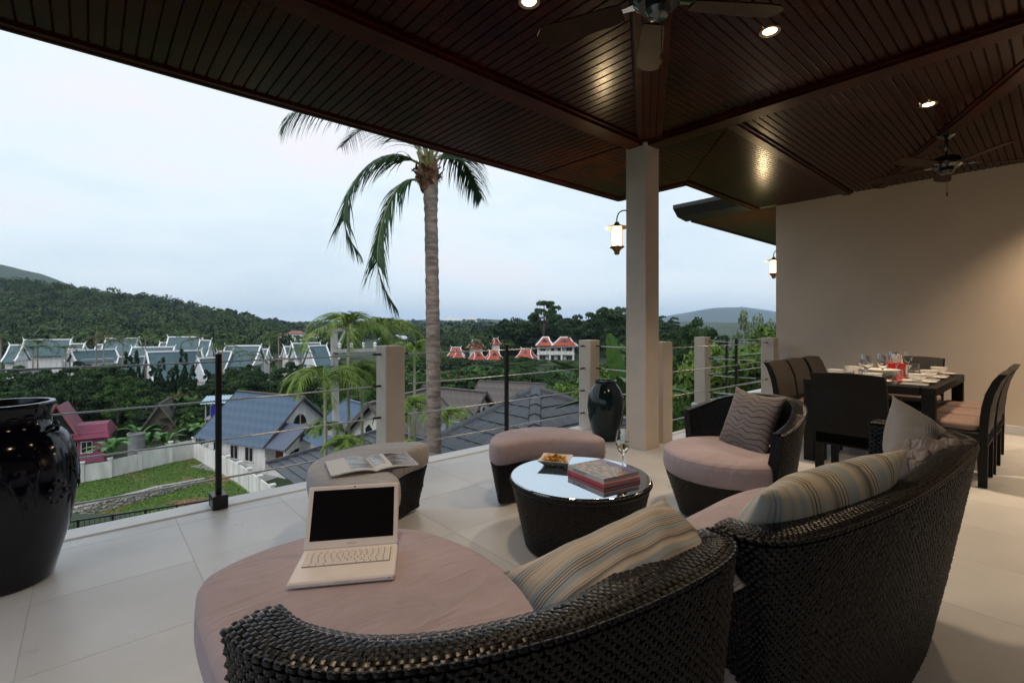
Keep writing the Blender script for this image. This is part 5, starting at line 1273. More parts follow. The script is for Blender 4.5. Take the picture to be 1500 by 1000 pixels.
# ================================================================ the garden plot, walls and fences below
ZG = -13.0
def lawn():
    m, nt, b = mat_nodes('lawn_grass'); L = nt.links; b.inputs['Roughness'].default_value = .95
    tc = nd(nt, 'ShaderNodeTexCoord'); n1 = nd(nt, 'ShaderNodeTexNoise', Scale=.22, Detail=6, Roughness=.6); L.new(tc.outputs['Object'], n1.inputs['Vector'])
    n2 = nd(nt, 'ShaderNodeTexNoise', Scale=3.5, Detail=6); L.new(tc.outputs['Object'], n2.inputs['Vector'])
    c1 = nd(nt, 'ShaderNodeValToRGB'); e = c1.color_ramp.elements; e[0].position = .3; e[0].color = (.045,.095,.012,1); e[1].position = .7; e[1].color = (.10,.175,.026,1); L.new(n2.outputs['Fac'], c1.inputs['Fac'])
    c2 = nd(nt, 'ShaderNodeValToRGB'); e = c2.color_ramp.elements; e[0].position = .57; e[0].color = (0,0,0,1); e[1].position = .70; e[1].color = (1,1,1,1)
    ad = nd(nt, 'ShaderNodeMath', operation='MULTIPLY_ADD'); L.new(n2.outputs['Fac'], ad.inputs[0]); ad.inputs[1].default_value = .25; L.new(n1.outputs['Fac'], ad.inputs[2])
    sb = nd(nt, 'ShaderNodeMath', operation='SUBTRACT'); L.new(ad.outputs[0], sb.inputs[0]); sb.inputs[1].default_value = .10; L.new(sb.outputs[0], c2.inputs['Fac'])
    mx = nd(nt, 'ShaderNodeMix', data_type='RGBA'); L.new(c2.outputs['Color'], mx.inputs['Factor']); L.new(c1.outputs['Color'], mx.inputs['A']); mx.inputs['B'].default_value = (.26,.15,.075,1); L.new(mx.outputs['Result'], b.inputs['Base Color'])
    pts = [Pz(x, y, ZG) for x, y in ((-60,735),(20,722),(120,708),(205,690),(284,671),(318,690),(351,709),(381,732),(430,770))]+[P(420,800,28), P(-80,800,26)]
    # gently sloping sheet a little above the terrain
    q = MB(); q.add([(p.x,p.y,ZG+.06) for p in pts], [tuple(range(len(pts)))]); o = q.build('lawn', m); tag(o, kind='structure')
    rg = np.random.default_rng(9); n = 60000; V = []
    A = [Pz(-20,728,ZG), Pz(284,672,ZG), Pz(385,735,ZG), P(300,800,27), P(-20,800,27)]
    def inside(p):
        s = [ (b_.x-a.x)*(p[1]-a.y)-(b_.y-a.y)*(p[0]-a.x) for a, b_ in zip(A, A[1:]+A[:1])]; return all(x <= 0 for x in s) or all(x >= 0 for x in s)
    lo = np.array([min(a.x for a in A), min(a.y for a in A)]); hi = np.array([max(a.x for a in A), max(a.y for a in A)])
    P2 = [p for p in rg.uniform(lo, hi, (n*2,2)) if inside(p)][:n]; P2 = np.array(P2); k = len(P2); ang = rg.uniform(0, 6.28, k); h = rg.uniform(.03,.09,k); w = rg.uniform(.03,.08,k)
    dx, dy = np.cos(ang)*w, np.sin(ang)*w; z0 = np.full(k, ZG+.05)
    V = np.stack([np.c_[P2[:,0]-dx,P2[:,1]-dy,z0], np.c_[P2[:,0]+dx,P2[:,1]+dy,z0], np.c_[P2[:,0]+dx*.3+rg.normal(0,.05,k),P2[:,1]+dy*.3+rg.normal(0,.05,k),z0+h]], 1).reshape(-1,3)
    g = link('grass', np_mesh('grass', V, np.arange(3*k).reshape(-1,3), m)); tag(g, 'short green grass with bare earth patches on the garden plot', 'grass', kind='stuff')
lawn()
def garden_wall():
    t = thing('garden_wall', 'white panelled wall round the garden plot below', 'wall', (0,0,0))
    def run(pts, h, first=True):
        for i, (a, b) in enumerate(zip(pts[:-1], pts[1:])):
            hh = h[i] if isinstance(h, (list,tuple)) else h
            n = max(1, int(round((b-a).length/2.9)))
            for k in range(n):
                p, q_ = a.lerp(b, k/n), a.lerp(b, (k+1)/n); m = MB(); m.bar(p+Vector((0,0,hh/2-.15)), q_+Vector((0,0,hh/2-.15)), .12, hh+.3); m.build('panel', M_WHITEW, t)
                m = MB(); m.box((q_.x,q_.y,q_.z+hh/2-.05), (.28,.28,hh+.5)); po = m.build('post', M_WHITEW, t); m = MB(); m.box((q_.x,q_.y,q_.z+hh+.25), (.42,.42,.12)); m.build('post_cap', M_WHITEW, po)
    B = [Pz(x, y, ZG) for x, y in ((-60,748),(40,725),(120,707),(161,700))]; run(B, 1.6)
    B = [Pz(161,700,ZG), Pz(205,689,ZG), Pz(250,678,ZG), Pz(284,670.5,ZG)]; run([B[0],B[1]], 1.65); run(B[1:], 1.95)
    B = [Pz(284,670.5,ZG), Pz(318,689,ZG), Pz(351,709,ZG), Pz(381,732,ZG), Pz(420,765,ZG)]; run(B, 1.75)
garden_wall()
def stone_bank():
    a, b, c = Pz(60,770,ZG), Pz(117,757,ZG), Pz(300,706,ZG); a0 = Pz(10,780,ZG)
    t = thing('retaining_wall', 'low field stone retaining wall with a pale coping across the lawn', 'wall', (0,0,0)); rg = np.random.default_rng(4); q = MB()
    pts = catmull([a0,a,b,b.lerp(c,.33)+Vector((.2,-.15,0)),b.lerp(c,.66)+Vector((.2,-.1,0)),c], 10, False); pts = resample(pts, 90)
    nrm = Vector((-FW.x,-FW.y,0))
    for i in range(89):
        hh = .78*(1-.6*max(0,(i-60)/30)); p = Vector(pts[i]); z = 0
        while z < hh-.08:
            r = rg.uniform(.09,.16); c_ = p+Vector((rg.normal(0,.05),rg.normal(0,.05),z+r*.6))+nrm*rg.uniform(.0,.08); q.cbox(c_, (r*2.1,r*1.7,r*1.5), r*.45, Euler((rg.uniform(-.4,.4),rg.uniform(-.4,.4),rg.uniform(0,3)))); z += r*1.25
    s = q.build('stones', M_STONE, t); s['kind'] = 'stuff'
    q = MB()
    for i in range(0,88): 
        hh = .78*(1-.6*max(0,(i-60)/30)); h2 = .78*(1-.6*max(0,(i-59)/30)); q.bar(Vector(pts[i])+Vector((0,0,hh))-nrm*.15, Vector(pts[i+1])+Vector((0,0,h2))-nrm*.15, .42, .08)
    q.build('coping', M_CONC, t)
stone_bank()
def mesh_fence():
    a, b, c = P(60,770,11.9), P(305,733,13.6), P(420,712,14.7); z = -3.7
    t = thing('mesh_fence', 'black wire mesh fence just below the terrace edge', 'fence', (a.x,a.y,z-1.1)); O = Vector((a.x,a.y,z-1.1))
    n = 8
    for i in range(n+1):
        p = flat(a).lerp(flat(c), i/n)+Vector((0,0,z)); m = MB(); m.bar(p-O+Vector((0,0,-1.3)), p-O+Vector((0,0,.03)), .05); m.build('post', M_BLACK, t)
    m = MB(); ln = (flat(c)-flat(a)).length; k = int(ln/.1)
    for i in range(k+1):
        p = flat(a).lerp(flat(c), i/k)+Vector((0,0,z))-O; m.bar(p+Vector((0,0,-1.1)), p, .012)
    for j in range(9):
        zz = -.14*j; m.bar(flat(a)+Vector((0,0,z+zz))-O, flat(c)+Vector((0,0,z+zz))-O, .012 if j else .04)
    w = m.build('wire_mesh', M_BLACK, t)
mesh_fence()

# ================================================================ houses
def gable_tri(m, w, z0, h, y, th=.12):
    m.prism([(-w/2,y,z0),(w/2,y,z0),(0,y,z0+h)], (0,th,0))
def sheet_mesh(w, l, name, m, waves=7, amp=.022):
    q = MB(); n = waves*4; V = []
    for j in (0,1):
        for i in range(n+1): V.append((-w/2+w*i/n, -l/2+l*j, amp*math.sin(2*PI*waves*i/n)))
    q.add(V, [(i,i+1,n+2+i,n+1+i) for i in range(n)]); return q.mesh(name, m, True)
def roof_sheets(par, W, L, z, h, over, name, m, nx, ny, y0, corr=True, courses=None, lap=.05):
    """two slopes of separate sheets / tile courses; ridge along y"""
    half = W/2+over; drop = h*half/(W/2); sl = math.hypot(half, drop); a = math.atan2(drop, half)
    sw, sh = (L+2*over)/nx, sl/ny
    me = sheet_mesh(sw*1.01, sh+lap, name, m, 6 if corr else 3, .025 if corr else .012)
    for s in (-1, 1):
        for i in range(nx):
            for j in range(ny):
                d = (j+.5)*sh; o = link(name, me, par); R = Matrix.Rotation(-s*a if s > 0 else a, 4, 'Y') if False else None
                # local axes: x of the sheet along the ridge, y of the sheet up the slope
                up = Vector((-s*math.cos(a), 0, math.sin(a))); al = Vector((0,1,0))*(-s if s < 0 else -1); al = up.cross(Vector((s*math.sin(a),0,math.cos(a))))
                nn = Vector((s*math.sin(a),0,math.cos(a))); M = Matrix((al, up, nn)).transposed().to_4x4()
                c = Vector((s*(half-d*math.cos(a)), y0-over+(i+.5)*sw, z-(drop-h)+d*math.sin(a)))+nn*(.03+(.012 if corr else .03)*((j)%2)+.004*(i%2)); M.translation = c; o.matrix_local = M
def barge(par, W, z, h, over, y, m, th=.06, dp=.22, name='barge_board'):
    half = W/2+over; drop = h*half/(W/2)
    for s in (-1,1):
        q = MB(); q.bar((0,y,z+h+.02), (s*half,y,z+h-drop+.02), th, dp, (0,0,1)); q.build(name, m, par)
def window(par, c, w, h, axis, n=1, m=M_DARKW, frame=M_WHITEW, arch=False, mull=1):
    """opening on a wall: axis 'x' faces +-x, 'y' faces +-y; n = outward sign"""
    def bx(q, a, b, d, sa, sb, sd):
        p = (c[0]+(d*n if axis == 'x' else a), c[1]+(a if axis == 'x' else d*n), c[2]+b); q.box(p, (sd,sa,sb) if axis == 'x' else (sa,sd,sb))
    q = MB(); bx(q, 0, 0, .0, w, h, .06); g = q.build('window', m, par); q = MB()
    for s in (-1,1): bx(q, s*(w/2+.03), 0, .02, .07, h+.13, .09)
    bx(q, 0, h/2+.03, .02, w, .07, .09); bx(q, 0, -h/2-.04, .04, w+.2, .08, .16)
    for k in range(mull): bx(q, -w/2+w*(k+1)/(mull+1), 0, .02, .05, h, .07)
    q.build('frame', frame, g); return g
def blue_house():
    FL, FR, BL = Pz(387,652.5,-10), Pz(498,624.6,-10), Pz(319,630,-10); ax = flat(FR-FL); W0 = ax.length; ang = math.atan2(ax.y, ax.x); c = (FL+FR)/2
    t = thing('gable_house', 'white house with a blue corrugated gable roof beside the garden plot', 'house', (c.x,c.y,ZG), ang)
    ov = .7; W = W0-2*ov*1.0; L = 9.0; wh = 3.35; h = 3.55; Y0 = .8
    q = MB(); q.box((0,Y0+L/2,wh/2-.3), (W,L,wh+.6)); gable_tri(q, W, wh, h-.1, Y0); gable_tri(q, W, wh, h-.1, Y0+L-.12); q.build('wall', M_WHITEW, t)
    roof_sheets(t, W, L, wh, h, ov, 'roof_sheet', M_BLUER, 12, 6, Y0); barge(t, W, wh, h, ov, Y0-ov, M_BROWNR); barge(t, W, wh, h, ov, Y0+L+ov, M_BROWNR)
    q = MB(); q.bar((0,Y0-ov,wh+h+.09), (0,Y0+L+ov,wh+h+.09), .35, .10); q.build('ridge_cap', M_BROWNR, t)
    for yy in (2.2, 4.4, 7.0): window(t, (-W/2,Y0+yy,1.7), 1.1, 1.3, 'x', -1, mull=1)
    q = MB()
    for s in (-1,1):
        pts = [(s*.08,0,0)]+[(s*(.08+.72*math.sin(a)),0,1.0*math.cos(a)) for a in np.linspace(0, PI/2, 7)]
        q.prism([(x,Y0-.02,wh+.75+z) for x,_,z in pts], (0,-.04,0))
    g = q.build('arched_window', M_DARKW, t); q = MB()
    q.box((0,Y0-.05,wh+1.25), (.10,.08,1.05)); q.box((0,Y0-.06,wh+.70), (1.9,.12,.08)); q.build('frame', mat('cream_frame', (.55,.42,.30), .7), g)
    window(t, (3.0,Y0,1.7), 1.2, 1.3, 'y', -1)
    # porch
    pw, pl, pz = 4.6, 2.9, 2.6; px0 = -W/2+2.2; po = MB(); 
    q = MB()
    for sx in (-1,1):
        for yy in (Y0-pl+.15,): q.box((px0+sx*(pw/2-.2),yy,pz/2), (.34,.34,pz))
    arch = [(px0-pw/2+.35,pz-.55)]+[(px0+(pw/2-.35)*-math.cos(a), pz-.55+.55*math.sin(a)) for a in np.linspace(0,PI,11)]+[(px0+pw/2-.35,pz-.55),(px0+pw/2,pz-.55),(px0+pw/2,pz+.35),(px0-pw/2,pz+.35),(px0-pw/2,pz-.55)]
    q.prism([(x,Y0-pl,z) for x,z in arch], (0,.2,0)); gable_tri_x = [(px0-pw/2,Y0-pl,pz+.35),(px0+pw/2,Y0-pl,pz+.35),(px0,Y0-pl,pz+1.75)]; q.prism(gable_tri_x, (0,.2,0))
    q.box((px0,Y0-pl/2,.1), (pw,pl,.5)); q.build('porch_wall', M_WHITEW, t)
    pr = bpy.data.objects.new('porch_roof', None); 
    half = pw/2+.5; dr = 1.75*half/(pw/2)*.85
    for s in (-1,1):
        q = MB(); q.prism([(px0,Y0-pl-.5,pz+2.0),(px0+s*half,Y0-pl-.5,pz+2.0-dr),(px0+s*half,Y0+.3,pz+2.0-dr),(px0,Y0+.3,pz+2.0)], (0,0,-.12)); q.build('porch_roof', mat('porch_roof_sheet', (.085,.10,.15), .5), t)
        q = MB(); q.bar((px0,Y0-pl-.53,pz+1.98), (px0+s*half,Y0-pl-.53,pz+1.98-dr), .06, .2); q.build('porch_barge', M_BROWNR, t)
    for k in range(3): window(t, (px0-.55+.55*k,Y0-pl,pz+.75), .28, .5, 'y', -1, mull=0)
    q = MB(); q.box((px0-.5,Y0-.03,1.35), (1.0,.06,2.1)); q.build('door', M_DOORW, t)
    window(t, (px0+1.1,Y0,1.6), 1.3, 1.3, 'y', -1); window(t, (px0-pw/2+.1-.0,Y0-.1,1.5), .02, .02, 'y', -1)
    n = 13
    for k in range(n):
        x = px0-pw/2+.5+(pw-1)*k/(n-1); q = MB(); q.lathe([(.03,.35),(.07,.5),(.09,.62),(.05,.8),(.07,.95)], 8, (x,Y0-pl+.1,0)); q.build('baluster', M_BALUS, t)
    for k in range(8): 
        q = MB(); q.lathe([(.03,.35),(.07,.5),(.09,.62),(.05,.8),(.07,.95)], 8, (px0+pw/2+.4+.32*k,Y0-1.2,0)); q.build('baluster', M_BALUS, t)
    q = MB(); q.box((px0,Y0-pl+.1,1.0), (pw-.6,.16,.1)); q.box((px0+pw/2+1.5,Y0-1.2,1.0), (2.9,.16,.1)); q.build('balustrade_rail', M_BALUS, t)
    q = MB(); q.box((px0+pw/2+1.5,Y0-.6,.05), (3.2,1.5,.6)); q.build('side_terrace', M_WHITEW, t)
    q = MB(); q.box((-W/2-.75,Y0+L/2-1,.02), (1.5,L+2,.1)); o = q.build('paved_yard', M_CONC, t)
blue_house()
def plain_house(label, px, base_py_z, D, W, L, wh, h, ang, roof_m, wall_m, ov=.6, nx=8, ny=4, gable_win=True, corr=False):
    p = P(px, HOR, D); t = thing('gable_house', label, 'house', (p.x,p.y,base_py_z), TH-PI/2+ang)
    q = MB(); q.box((0,0,wh/2-.5), (W,L,wh+1)); gable_tri(q, W, wh, h-.1, -L/2); gable_tri(q, W, wh, h-.1, L/2-.12); q.build('wall', wall_m, t)
    roof_sheets(t, W, L, wh, h, ov, 'roof_sheet', roof_m, nx, ny, -L/2, corr); barge(t, W, wh, h, ov, -L/2-ov, M_BROWNR); barge(t, W, wh, h, ov, L/2+ov, M_BROWNR)
    q = MB(); q.bar((0,-L/2-ov,wh+h+.08), (0,L/2+ov,wh+h+.08), .3, .12); q.build('ridge_cap', roof_m, t)
    if gable_win:
        for s in (-1,1):
            q = MB(); q.prism([(s*.38-.22,-L/2-.02,wh+.25),(s*.38+.22,-L/2-.02,wh+.25),(s*.38+.22,-L/2-.02,wh+.95),(s*.38,-L/2-.02,wh+1.2),(s*.38-.22,-L/2-.02,wh+.95)], (0,-.04,0)); q.build('window', M_DARKW, t)
        window(t, (0,-L/2,wh-1.5), 1.4, 1.2, 'y', -1)
    return t
plain_house('brown tiled house with two narrow gable windows right of the coconut trunk', 664, -10.0, 43, 4.6, 6.2, 3.1, 2.5, math.radians(56), M_BROWNR, M_WHITEW, .6, 10, 5)
plain_house('second brown tiled house higher up behind the charcoal pyramid roof', 750, -11.4, 55, 7.5, 7.0, 3.0, 3.2, math.radians(66), M_BROWNR, M_WHITEW, .7, 12, 6, False)
plain_house('blue roofed house half hidden behind the areca palms', 535, -12.0, 46, 7.5, 8, 3.0, 2.7, math.radians(40), M_BLUER, M_WHITEW, .7, 8, 4, True, True)
plain_house('white gabled house between the square post and the coconut trunk', 592, -9.0, 33, 5.0, 7, 3.0, 2.5, math.radians(-18), M_BROWNR, M_WHITEW, .6, 8, 4)
plain_house('small bluish roofed shed in front of the brown tiled house', 666, -9.3, 33, 3.0, 3.2, 2.9, 1.0, math.radians(56), mat('slate_sheet', (.11,.14,.17), .5), M_WHITEW, .4, 5, 3, False, True)
plain_house('grey thatched hut among the trees behind the garden wall', 241, ZG-.6, 62, 3.8, 5, 2.2, 3.0, math.radians(25), M_THATCH, mat('hut_boards', (.10,.08,.06), .8), .5, 5, 4, False)
plain_house('tiny white gabled shelter among the trees on the far left', 47, -13, 88, 2.4, 3, 4.4, 1.6, math.radians(-15), M_CONC, M_WHITEW, .3, 3, 2, False)

def pink_house():
    p = P(100, HOR, 50); t = thing('pink_house', 'pink house with a steep magenta roof beyond the white garden wall', 'house', (p.x,p.y,ZG), TH-PI/2+.55)
    t.scale = (.82,.82,1); q = MB(); q.box((0,2.5,1.4), (7.0,5.4,3.4)); q.build('wall', M_PINKW, t)
    q = MB(); q.add([(-4.1,-.9,2.55),(4.1,-.9,2.55),(4.1,6,2.55),(-4.1,6,2.55),(-1.6,1.2,3.75),(3.6,1.2,3.75),(3.6,4,3.75),(-1.6,4,3.75)], [(0,1,5,4),(1,2,6,5),(2,3,7,6),(3,0,4,7),(4,5,6,7),(0,3,2,1)]); q.build('lower_roof', M_PINKR, t)
    for s in (-1,1):
        q = MB(); q.prism([(-1.0,-.6,6.1),(-1.0+s*1.9,-.6,3.1),(-1.0+s*1.9,5,3.1),(-1.0,5,6.1)], (0,0,-.16)); q.build('upper_roof', M_PINKR, t)
    q = MB(); q.prism([(-2.6,.0,3.2),(.6,.0,3.2),(-1.0,.0,5.8)], (0,.1,0)); q.build('gable', M_DARKW, t)
    q = MB()
    for s in (-1,1): q.bar((-1.0,-.66,6.35), (-1.0+s*2.0,-.66,3.0), .08, .22)
    q.bar((-1.0,-.66,6.2), (-1.0,-.9,6.9), .08, .08); q.build('barge_board', mat('pale_barge', (.24,.08,.09), .6), t)
    window(t, (1.8,-.2,1.6), 1.0, 1.1, 'y', -1)
pink_house()
def tank_tower():
    p = P(322, HOR, 58); t = thing('water_tower', 'blue water tank under a small sheet roof on a steel frame', 'water tower', (p.x,p.y,ZG), TH-PI/2+.35)
    for sx in (-1,1):
        for sy in (-1,1): q = MB(); q.box((sx*1.2,sy*1.2,2.7), (.12,.12,5.6)); q.build('leg', M_CONC, t)
    q = MB()
    for z in (1.6,3.3):
        for s in (-1,1): q.bar((-1.2,s*1.2,z), (1.2,s*1.2,z), .08); q.bar((s*1.2,-1.2,z), (s*1.2,1.2,z), .08)
    q.box((0,0,3.38), (2.7,2.7,.08)); q.build('platform', M_CONC, t)
    q = MB(); q.lathe([(0,3.42),(.92,3.42),(.95,3.6),(.95,4.7),(.9,4.85),(.4,5.05),(0,5.05)], 20); q.build('tank', M_BTANK, t, 40)
    q = MB(); V = []; n = 20
    for j, (y, z) in enumerate(((-1.7,5.25),(1.7,5.75))):
        for i in range(n+1): V.append((-1.7+3.4*i/n, y, z+.04*math.cos(PI*i)))
    q.add(V, [(i,i+1,n+2+i,n+1+i) for i in range(n)]); q.build('sheet_roof', mat('pale_blue_sheet', (.30,.42,.52), .4), t)
    q = MB(); q.box((1.75,.2,4.5), (.05,2.2,1.5)); q.build('side_sheet', mat('pale_blue_sheet', (0,0,0)), t)
tank_tower()
p = P(200, HOR, 52); q = MB(); q.lathe([(.75,0),(.75,2.6),(.82,2.6),(.82,2.75),(.72,2.77),(.7,2.6),(0,2.5)], 24); o = q.build('water_cylinder', mat('dark_concrete', (.17,.17,.175), .85, var=.2, vscale=1.5), None, 40, (p.x,p.y,ZG)); tag(o, 'round grey concrete water cylinder behind the white garden wall', 'water tank')
def utility_pole():
    b = P(496, 640, 21.5); top = P(489, 478, 21.5); zb = gz(494, 21.5); t = thing('utility_pole', 'concrete utility pole with crossarms behind the areca palms', 'utility pole', (b.x,b.y,zb)); O = Vector((b.x,b.y,zb))
    q = MB(); q.bar(Vector((b.x,b.y,zb-.3))-O, Vector((top.x,top.y,top.z))-O, .24); q.build('pole', M_CONC, t)
    for (x0,y0,x1,y1,w) in ((471,483,524,479,.26),(487,514,556,512,.14)):
        q = MB(); q.bar(P(x0,y0,21.3)-O, P(x1,y1,21.9)-O, w); a = q.build('crossarm', M_CONC, t)
        for k in range(4 if w < .2 else 0):
            c = P(x0,y0,21.3).lerp(P(x1,y1,21.9), .15+.25*k)-O; q = MB(); q.lathe([(.03,0),(.09,.12),(.05,.16),(.09,.22),(.05,.27),(0,.3)], 8, c+Vector((0,0,.06))); q.build('insulator', M_WHITEW, a)
    q = MB(); q.bar(P(506,484,21.5)-O, P(490,515,21.5)-O, .08); q.build('brace', M_CONC, t)
    q = MB(); q.box(P(493,628,21.3)-O, (.55,.55,.5)); q.build('collar', M_CONC, t)
utility_pole()

# ---------------------------------------------------------------- teal roofed halls
def hall(label, x0, x1, ry, ey, D, lean, wing=(), base=None):
    """ridge from photo x0 to x1 at height ry, near eave at ey, lean = sideways shift of the eave in px"""
    k = D/FOC; L = (x1-x0)*k*math.cos(math.atan(((x0+x1)/2-750)/FOC)); dz = (ey-ry)*k*.93; W = dz*1.9; sn = max(-.42, min(.42, -lean*k/(W/2))); a = math.asin(sn)
    L = L/max(.6, math.cos(a)); c = P((x0+x1)/2, HOR, D); zr = EYE-(ry-HOR)*k; zb = base if base is not None else -13.5
    t = thing('teal_hall', label, 'hall', (c.x,c.y,zb), TH-PI/2+a-math.atan(((x0+x1)/2-750)/FOC), 'teal roofed halls'); zr -= zb; ze = zr-dz
    q = MB(); q.box((0,0,ze/2+.3), (L*.74,W*.74,ze+.6)); q.build('wall', M_WHITEW, t)
    prof = [(0,zr),(W*.17,zr-dz*.42),(W*.34,zr-dz*.76),(W*.5,ze)]
    for s in (-1,1):
        q = MB(); V = []; n = 10
        for i in range(n+1):
            for (y, z) in prof: V.append((-L/2+L*i/n, s*y, z+.02*(i%2)))
        q.add(V, [(i*4+j,i*4+j+1,i*4+j+5,i*4+j+4) for i in range(n) for j in range(3)]); q.build('roof_slope', M_TEAL, t)
    for e in (-1,1):
        q = MB(); X = e*L/2; w = max(.26, .024*L)
        for s in (-1,1):
            for (y0,z0),(y1,z1) in zip(prof[:-1], prof[1:]): q.bar((X,s*y0,z0+.1), (X,s*y1,z1+.1), w, w)
            q.bar((X,s*W*.5,ze+.1), (X+e*.1,s*W*.56,ze+.5), w*.7, w*.7)
        q.tube([(X,0,zr),(X+e*.12,0,zr+w*1.2),(X+e*.35,0,zr+w*3.0)], [w*.55,w*.45,w*.12], 6); q.build('barge_board', M_WTRIM, t)
        q = MB(); q.prism([(X-e*L*.05,-W*.36,ze+.2),(X-e*L*.05,W*.36,ze+.2),(X-e*L*.05,0,zr-.4)], (-e*.1,0,0)); q.build('gable_panel', mat('pale_gable', (.55,.58,.62), .7), t)
    q = MB(); q.bar((-L/2,0,zr+.12), (L/2,0,zr+.12), .4, .30); q.build('ridge_cap', M_WTRIM, t)
    return t
for a in (('small teal hall with a white gable at the far left edge', 15, 34, 506, 531, 104, 12),
    ('teal hall half hidden behind palms on the far left', 36, 105, 498, 522, 126, 6),
    ('short teal wing low beside the palm screened hall', 104, 124, 504, 514, 122, 3),
    ('long low teal hall above the dense trees', 105, 170, 513, 530, 104, -8),
    ('teal hall with a steep left gable in the second row', 156, 203, 496, 523, 124, 10),
    ('short teal wing stepping down left of the second row hall', 142, 160, 505, 516, 126, 4),
    ('narrow teal hall between the second row and the big roof', 194, 256, 509, 530, 112, 6),
    ('biggest teal roof above the row of cypresses', 216, 296, 515, 557, 100, -9),
    ('low teal hall with a tiny gable left of the biggest roof', 174, 222, 523, 545, 103, 5),
    ('tall teal hall behind the biggest roof', 247, 297, 494, 527, 124, 7),
    ('narrow teal wing on the right of the tall rear hall', 293, 309, 499, 524, 121, 6),
    ('small teal wing left of the tall rear hall', 235, 256, 502, 514, 127, 4),
    ('low teal wing stepping down from the right end of the biggest roof', 290, 316, 525, 562, 99, -14),
    ('teal hall leaning right beyond the first metal railing post', 331, 382, 507, 537, 108, 12),
    ('small teal wing left of the hall beyond the railing post', 319, 340, 515, 547, 106, 12),
    ('narrow teal wing right of the hall beyond the railing post', 376, 393, 512, 528, 112, 5),
    ('teal hall nearest the utility pole', 428, 469, 503, 527, 112, -7),
    ('short teal wing left of the hall nearest the utility pole', 416, 431, 508, 526, 114, -5),
    ('steep stepped teal gable right in front of the utility pole', 452, 478, 507, 549, 106, -22)):
    hall(*a)

# ---------------------------------------------------------------- orange roofed villas and far houses
def villa(label, x0, x1, ry, ey, by, D, yaw=0, storeys=1, hip=.5, group='orange roofed villas'):
    k = D/FOC; Wd = (x1-x0)*k; c = P((x0+x1)/2, HOR, D); zr, ze, zb = (EYE-(y-HOR)*k for y in (ry, ey, by)); zb0 = zb-3
    t = thing('orange_villa', label, 'villa', (c.x,c.y,zb), TH-PI/2+yaw, group); Dp = Wd*.8; w2, d2 = Wd/2, Dp/2; h = ze-zb; r = zr-zb
    q = MB(); q.box((0,0,h/2-1.5), (Wd*.66,Dp*.66,h+3)); q.build('wall', M_WHITEW, t)
    rl = w2*hip; y1 = d2*.0; zi = h+(r-h)*.45
    q = MB(); q.add([(-w2,-d2,h),(w2,-d2,h),(w2,d2,h),(-w2,d2,h),(-w2*.62,-d2*.62,zi),(w2*.62,-d2*.62,zi),(w2*.62,d2*.62,zi),(-w2*.62,d2*.62,zi),(-rl,0,r),(rl,0,r)],
        [(0,1,5,4),(1,2,6,5),(2,3,7,6),(3,0,4,7),(4,5,9,8),(6,7,8,9),(5,6,9),(7,4,8),(0,3,2,1)]); q.build('roof', M_REDR, t)
    q = MB(); s_ = Wd*.028
    for sx in (-1,1):
        for sy in (-1,1): q.bar((sx*w2,sy*d2,h+.1), (sx*w2*.62,sy*d2*.62,zi+.1), s_); q.bar((sx*w2*.62,sy*d2*.62,zi+.1), (sx*rl,0,r+.1), s_)
        q.bar((sx*rl,0,r), (sx*(rl+.4),0,r+.7), s_*.9)
    q.bar((-rl,0,r+.15), (rl,0,r+.15), s_*1.2); q.build('ridge_trim', M_WTRIM, t)
    q = MB(); q.prism([(-w2*.34,-d2*.48,zi+.05),(w2*.34,-d2*.48,zi+.05),(0,-d2*.2,r-.3)], (0,-.25,0)); q.build('gable_vent', M_DARKW, t)
    return t, Wd, Dp, h
for a in (('long orange roof at the left end of the villa group', 655, 681, 509, 521, 528, 168, .1), ('small orange porch roof in front of the leftmost villa', 664, 681, 515.5, 524, 529, 160, 0),
    ('orange villa with a steep front gable, second from the left', 686, 709, 498, 509.5, 518, 172, .5), ('low pyramid shaped orange roof below the steep gabled villa', 688, 710, 515, 526, 531, 158, .6),
    ('slim orange pavilion on a tall white base', 719, 733, 496, 504.5, 513, 172, .6), ('low orange roof with a white gable below the slim pavilion', 711, 736, 514, 526, 531, 158, .3),
    ('broad orange roof left of the two storey villa', 757, 785, 511, 524.5, 531, 158, -.35), ('small orange roof peeping out behind the square terrace post', 474, 497, 517, 526, 535, 150, .3)):
    villa(*a)
